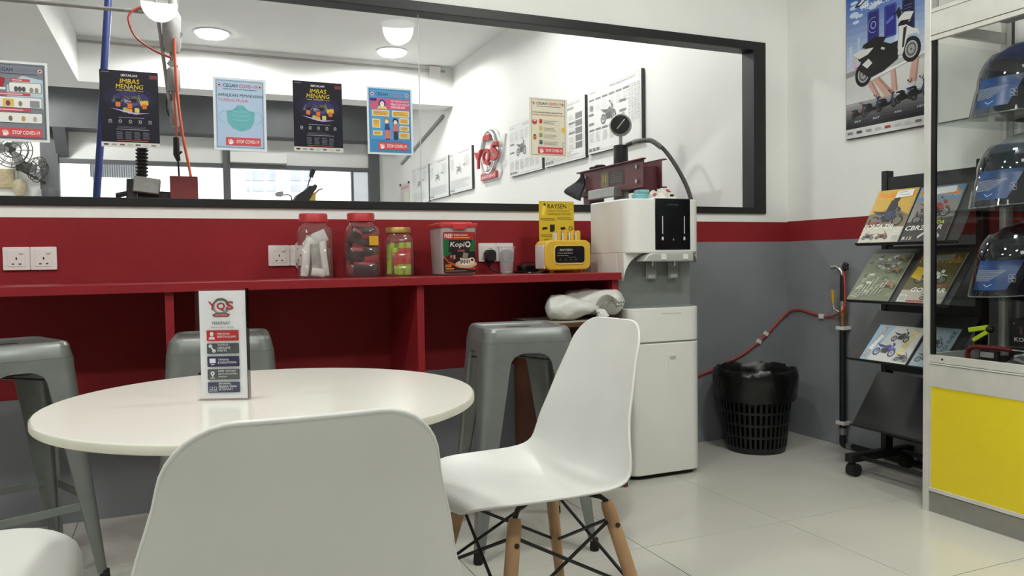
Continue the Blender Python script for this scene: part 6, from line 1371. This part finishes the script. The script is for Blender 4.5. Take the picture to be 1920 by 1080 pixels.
# motorcycle under repair
MYy = 8.4; b_ = lambda u, v, Y=MYy: PY(u, v, Y)
mc = thing('motorcycle', 'motorcycle with yellow cowl and two mirrors at the far workshop window', 'motorcycle', (b_(570, 375).x, MYy, 0))
MYEL = mat('cowl_yellow', (0.55, 0.36, 0.04), 0.4, noise=0.1)
MB().tube([b_(583, 332), b_(587, 318)], [0.022, 0.03], 12).build('mirror', BLACKM, mc); MB().tube(smoothpath([b_(583, 330), b_(578, 345), b_(577, 352)]), 0.006, 8).build('mirror_stem', BLACKM, mc)
m = MB(); m.prism([(u, v) for u, v in ((515, 363), (520, 360), (530, 359), (532, 366), (527, 369), (517, 368))], MYy-0.02, MYy+0.02, lambda u, v, h: b_(u, v)+Vector((0, h-MYy, 0))); m.build('mirror', mat('mirror_glass', (0.35, 0.36, 0.36), 0.2, noise=0.1), mc); MB().tube(smoothpath([b_(532, 366), b_(540, 365), b_(546, 369), b_(547, 376)]), 0.006, 8).build('mirror_stem', BLACKM, mc)
m = MB(); m.prism([(548, 378), (556, 366), (572, 356), (578, 350), (586, 352), (592, 348), (590, 356), (582, 366), (574, 380)], MYy-0.12, MYy+0.12, lambda u, v, h: b_(u, v)+Vector((0, h-MYy, 0))); m.build('instrument_cowl', BLACKM, mc, bev=0.004)
m = MB(); m.prism([(574, 382), (582, 367), (590, 360), (589, 376), (594, 386)], MYy-0.10, MYy+0.10, lambda u, v, h: b_(u, v)+Vector((0, h-MYy, 0))); m.build('yellow_cowl', MYEL, mc, bev=0.006)
MB().tube(smoothpath([b_(592, 362), b_(598, 356), b_(605, 354)]), 0.008, 8).build('brake_lever', STEEL, mc); MB().tube([b_(576, 358), b_(593, 348)], [0.018, 0.02], 10).build('grip', RUBBER, mc)
cxm = b_(570, 385).x; czm = b_(570, 385).z
MB().box(cxm-0.1, cxm+0.75, MYy-0.12, MYy+0.12, 0.55, czm-0.12).build('body', BLACKM, mc, bev=0.06); MB().cyl((cxm-0.02, MYy, czm-0.05), (cxm-0.3, MYy, 0.32), 0.03, n=12).build('fork', STEEL, mc)
for x in (cxm-0.3, cxm+0.95): MB().tube([(x+0.26*math.cos(a_), MYy, 0.3+0.26*math.sin(a_)) for a_ in [2*PI*i/28 for i in range(28)]], 0.045, 10, closed=True).build('wheel', RUBBER, mc)
MB().bar((cxm+0.3, MYy, 0.6), (cxm+0.95, MYy, 0.3), 0.08, 0.06).build('swing_arm', STEEL, mc)
# wall fans left
def fan(u, v, Y, r, tilt, label):
    c = PY(u, v, Y); t = thing('wall_fan', label, 'fan', (c.x, WY, c.z), 0, 'wall fans in the workshop'); n_ = Vector((math.sin(tilt), -math.cos(tilt), -0.25)).normalized(); x_ = n_.cross(Vector((0, 0, 1))).normalized(); y_ = x_.cross(n_)
    DK = mat('fan_dark', (52, 50, 46), 0.5, noise=0.1); m = MB()
    for rr, h in ((1, 0), (0.72, 0.05), (0.4, 0.07), (0.85, -0.05), (0.5, -0.08)): m.tube([c+(x_*math.cos(a_)+y_*math.sin(a_))*r*rr+n_*h for a_ in [2*PI*i/28 for i in range(28)]], 0.005, 6, closed=True)
    for k in range(12): a_ = 2*PI*k/12; d_ = x_*math.cos(a_)+y_*math.sin(a_); m.tube([c+n_*0.075+d_*0.04, c+d_*r*0.72+n_*0.05, c+d_*r, c+d_*r*0.5-n_*0.08], 0.003, 5)
    m.build('cage', DK, t); MB().cyl(c-n_*0.1, c-n_*0.22, 0.06, n=14).build('motor', DK, t)
    m = MB()
    for k in range(3):
        a_ = 2*PI*k/3; d_ = x_*math.cos(a_)+y_*math.sin(a_); s_ = n_.cross(d_); m.grid([[c+d_*0.03-s_*0.02, c+d_*0.03+s_*0.02], [c+d_*r*0.5-s_*0.06+n_*0.015, c+d_*r*0.5+s_*0.06-n_*0.015], [c+d_*r*0.85-s_*0.05+n_*0.015, c+d_*r*0.85+s_*0.05-n_*0.015]])
    m.build('blades', mat('fan_blade', (120, 122, 120), 0.4, noise=0.05), t, solid=0.003)
    MB().tube(smoothpath([c-n_*0.2, c-n_*0.26+Vector((0, 0, -0.04)), Vector((c.x, WY-0.06, c.z-0.12)), Vector((c.x, WY-0.001, c.z-0.12))]), 0.016, 8).build('arm', DK, t); MB().box(c.x-0.05, c.x+0.05, WY-0.03, WY-0.001, c.z-0.2, c.z-0.06).build('wall_plate', DK, t)
fan(22, 280, 11.15, 0.22, 0.3, 'large dark wall fan half hidden by the grey notice'); fan(72, 318, 11.2, 0.16, 1.1, 'small dark wall fan beside the grey window column')
a = PY(12, 335, WY-0.02); tag(MB().box(a.x-0.09, a.x+0.09, WY-0.06, WY-0.001, a.z-0.12, a.z+0.12).build('junction_box', mat('box_beige', (0.42, 0.34, 0.2), 0.6, noise=0.15), bev=0.006), 'beige junction box on the far wall under the fan', 'junction box')
a = PY(38, 352, WY-0.05); m = MB(); m.ball((a.x, WY-0.075, a.z), (0.085, 0.07, 0.12), 16); tag(m.build('wall_lamp', mat('lamp_beige', (0.5, 0.44, 0.3), 0.35, noise=0.15)), 'rounded beige wall lamp next to the junction box', 'lamp')
tag(MB().box(PY(30, 335, WY).x-0.02, PY(30, 335, WY).x+0.02, WY-0.025, WY-0.001, 0.4, 2.55).build('cable_duct', SOCKW, bev=0.003), 'white vertical cable duct on the far wall', 'cable duct')
cd = MB().cyl((-0.86, 8.945, 3.235), (3.0, 8.945, 3.235), 0.012, n=10); tag(cd.build('conduit', PIPEGREY), 'thin grey conduit along the cross beam', 'conduit')
cb = MB().box(2.80, 2.93, 8.90, 8.959, 3.15, 3.28); tag(cb.build('conduit_box', SOCKW, bev=0.004), 'small white box at the right end of the conduit', 'junction box')
dg = MB().cyl((RW-0.02, 9.32, 2.78), (RW-0.02, 11.3, 2.42), 0.02, n=10); tag(dg.build('drain_pipe', PIPEGREY), 'grey pipe sloping down the wall beyond the cross beam', 'pipe')
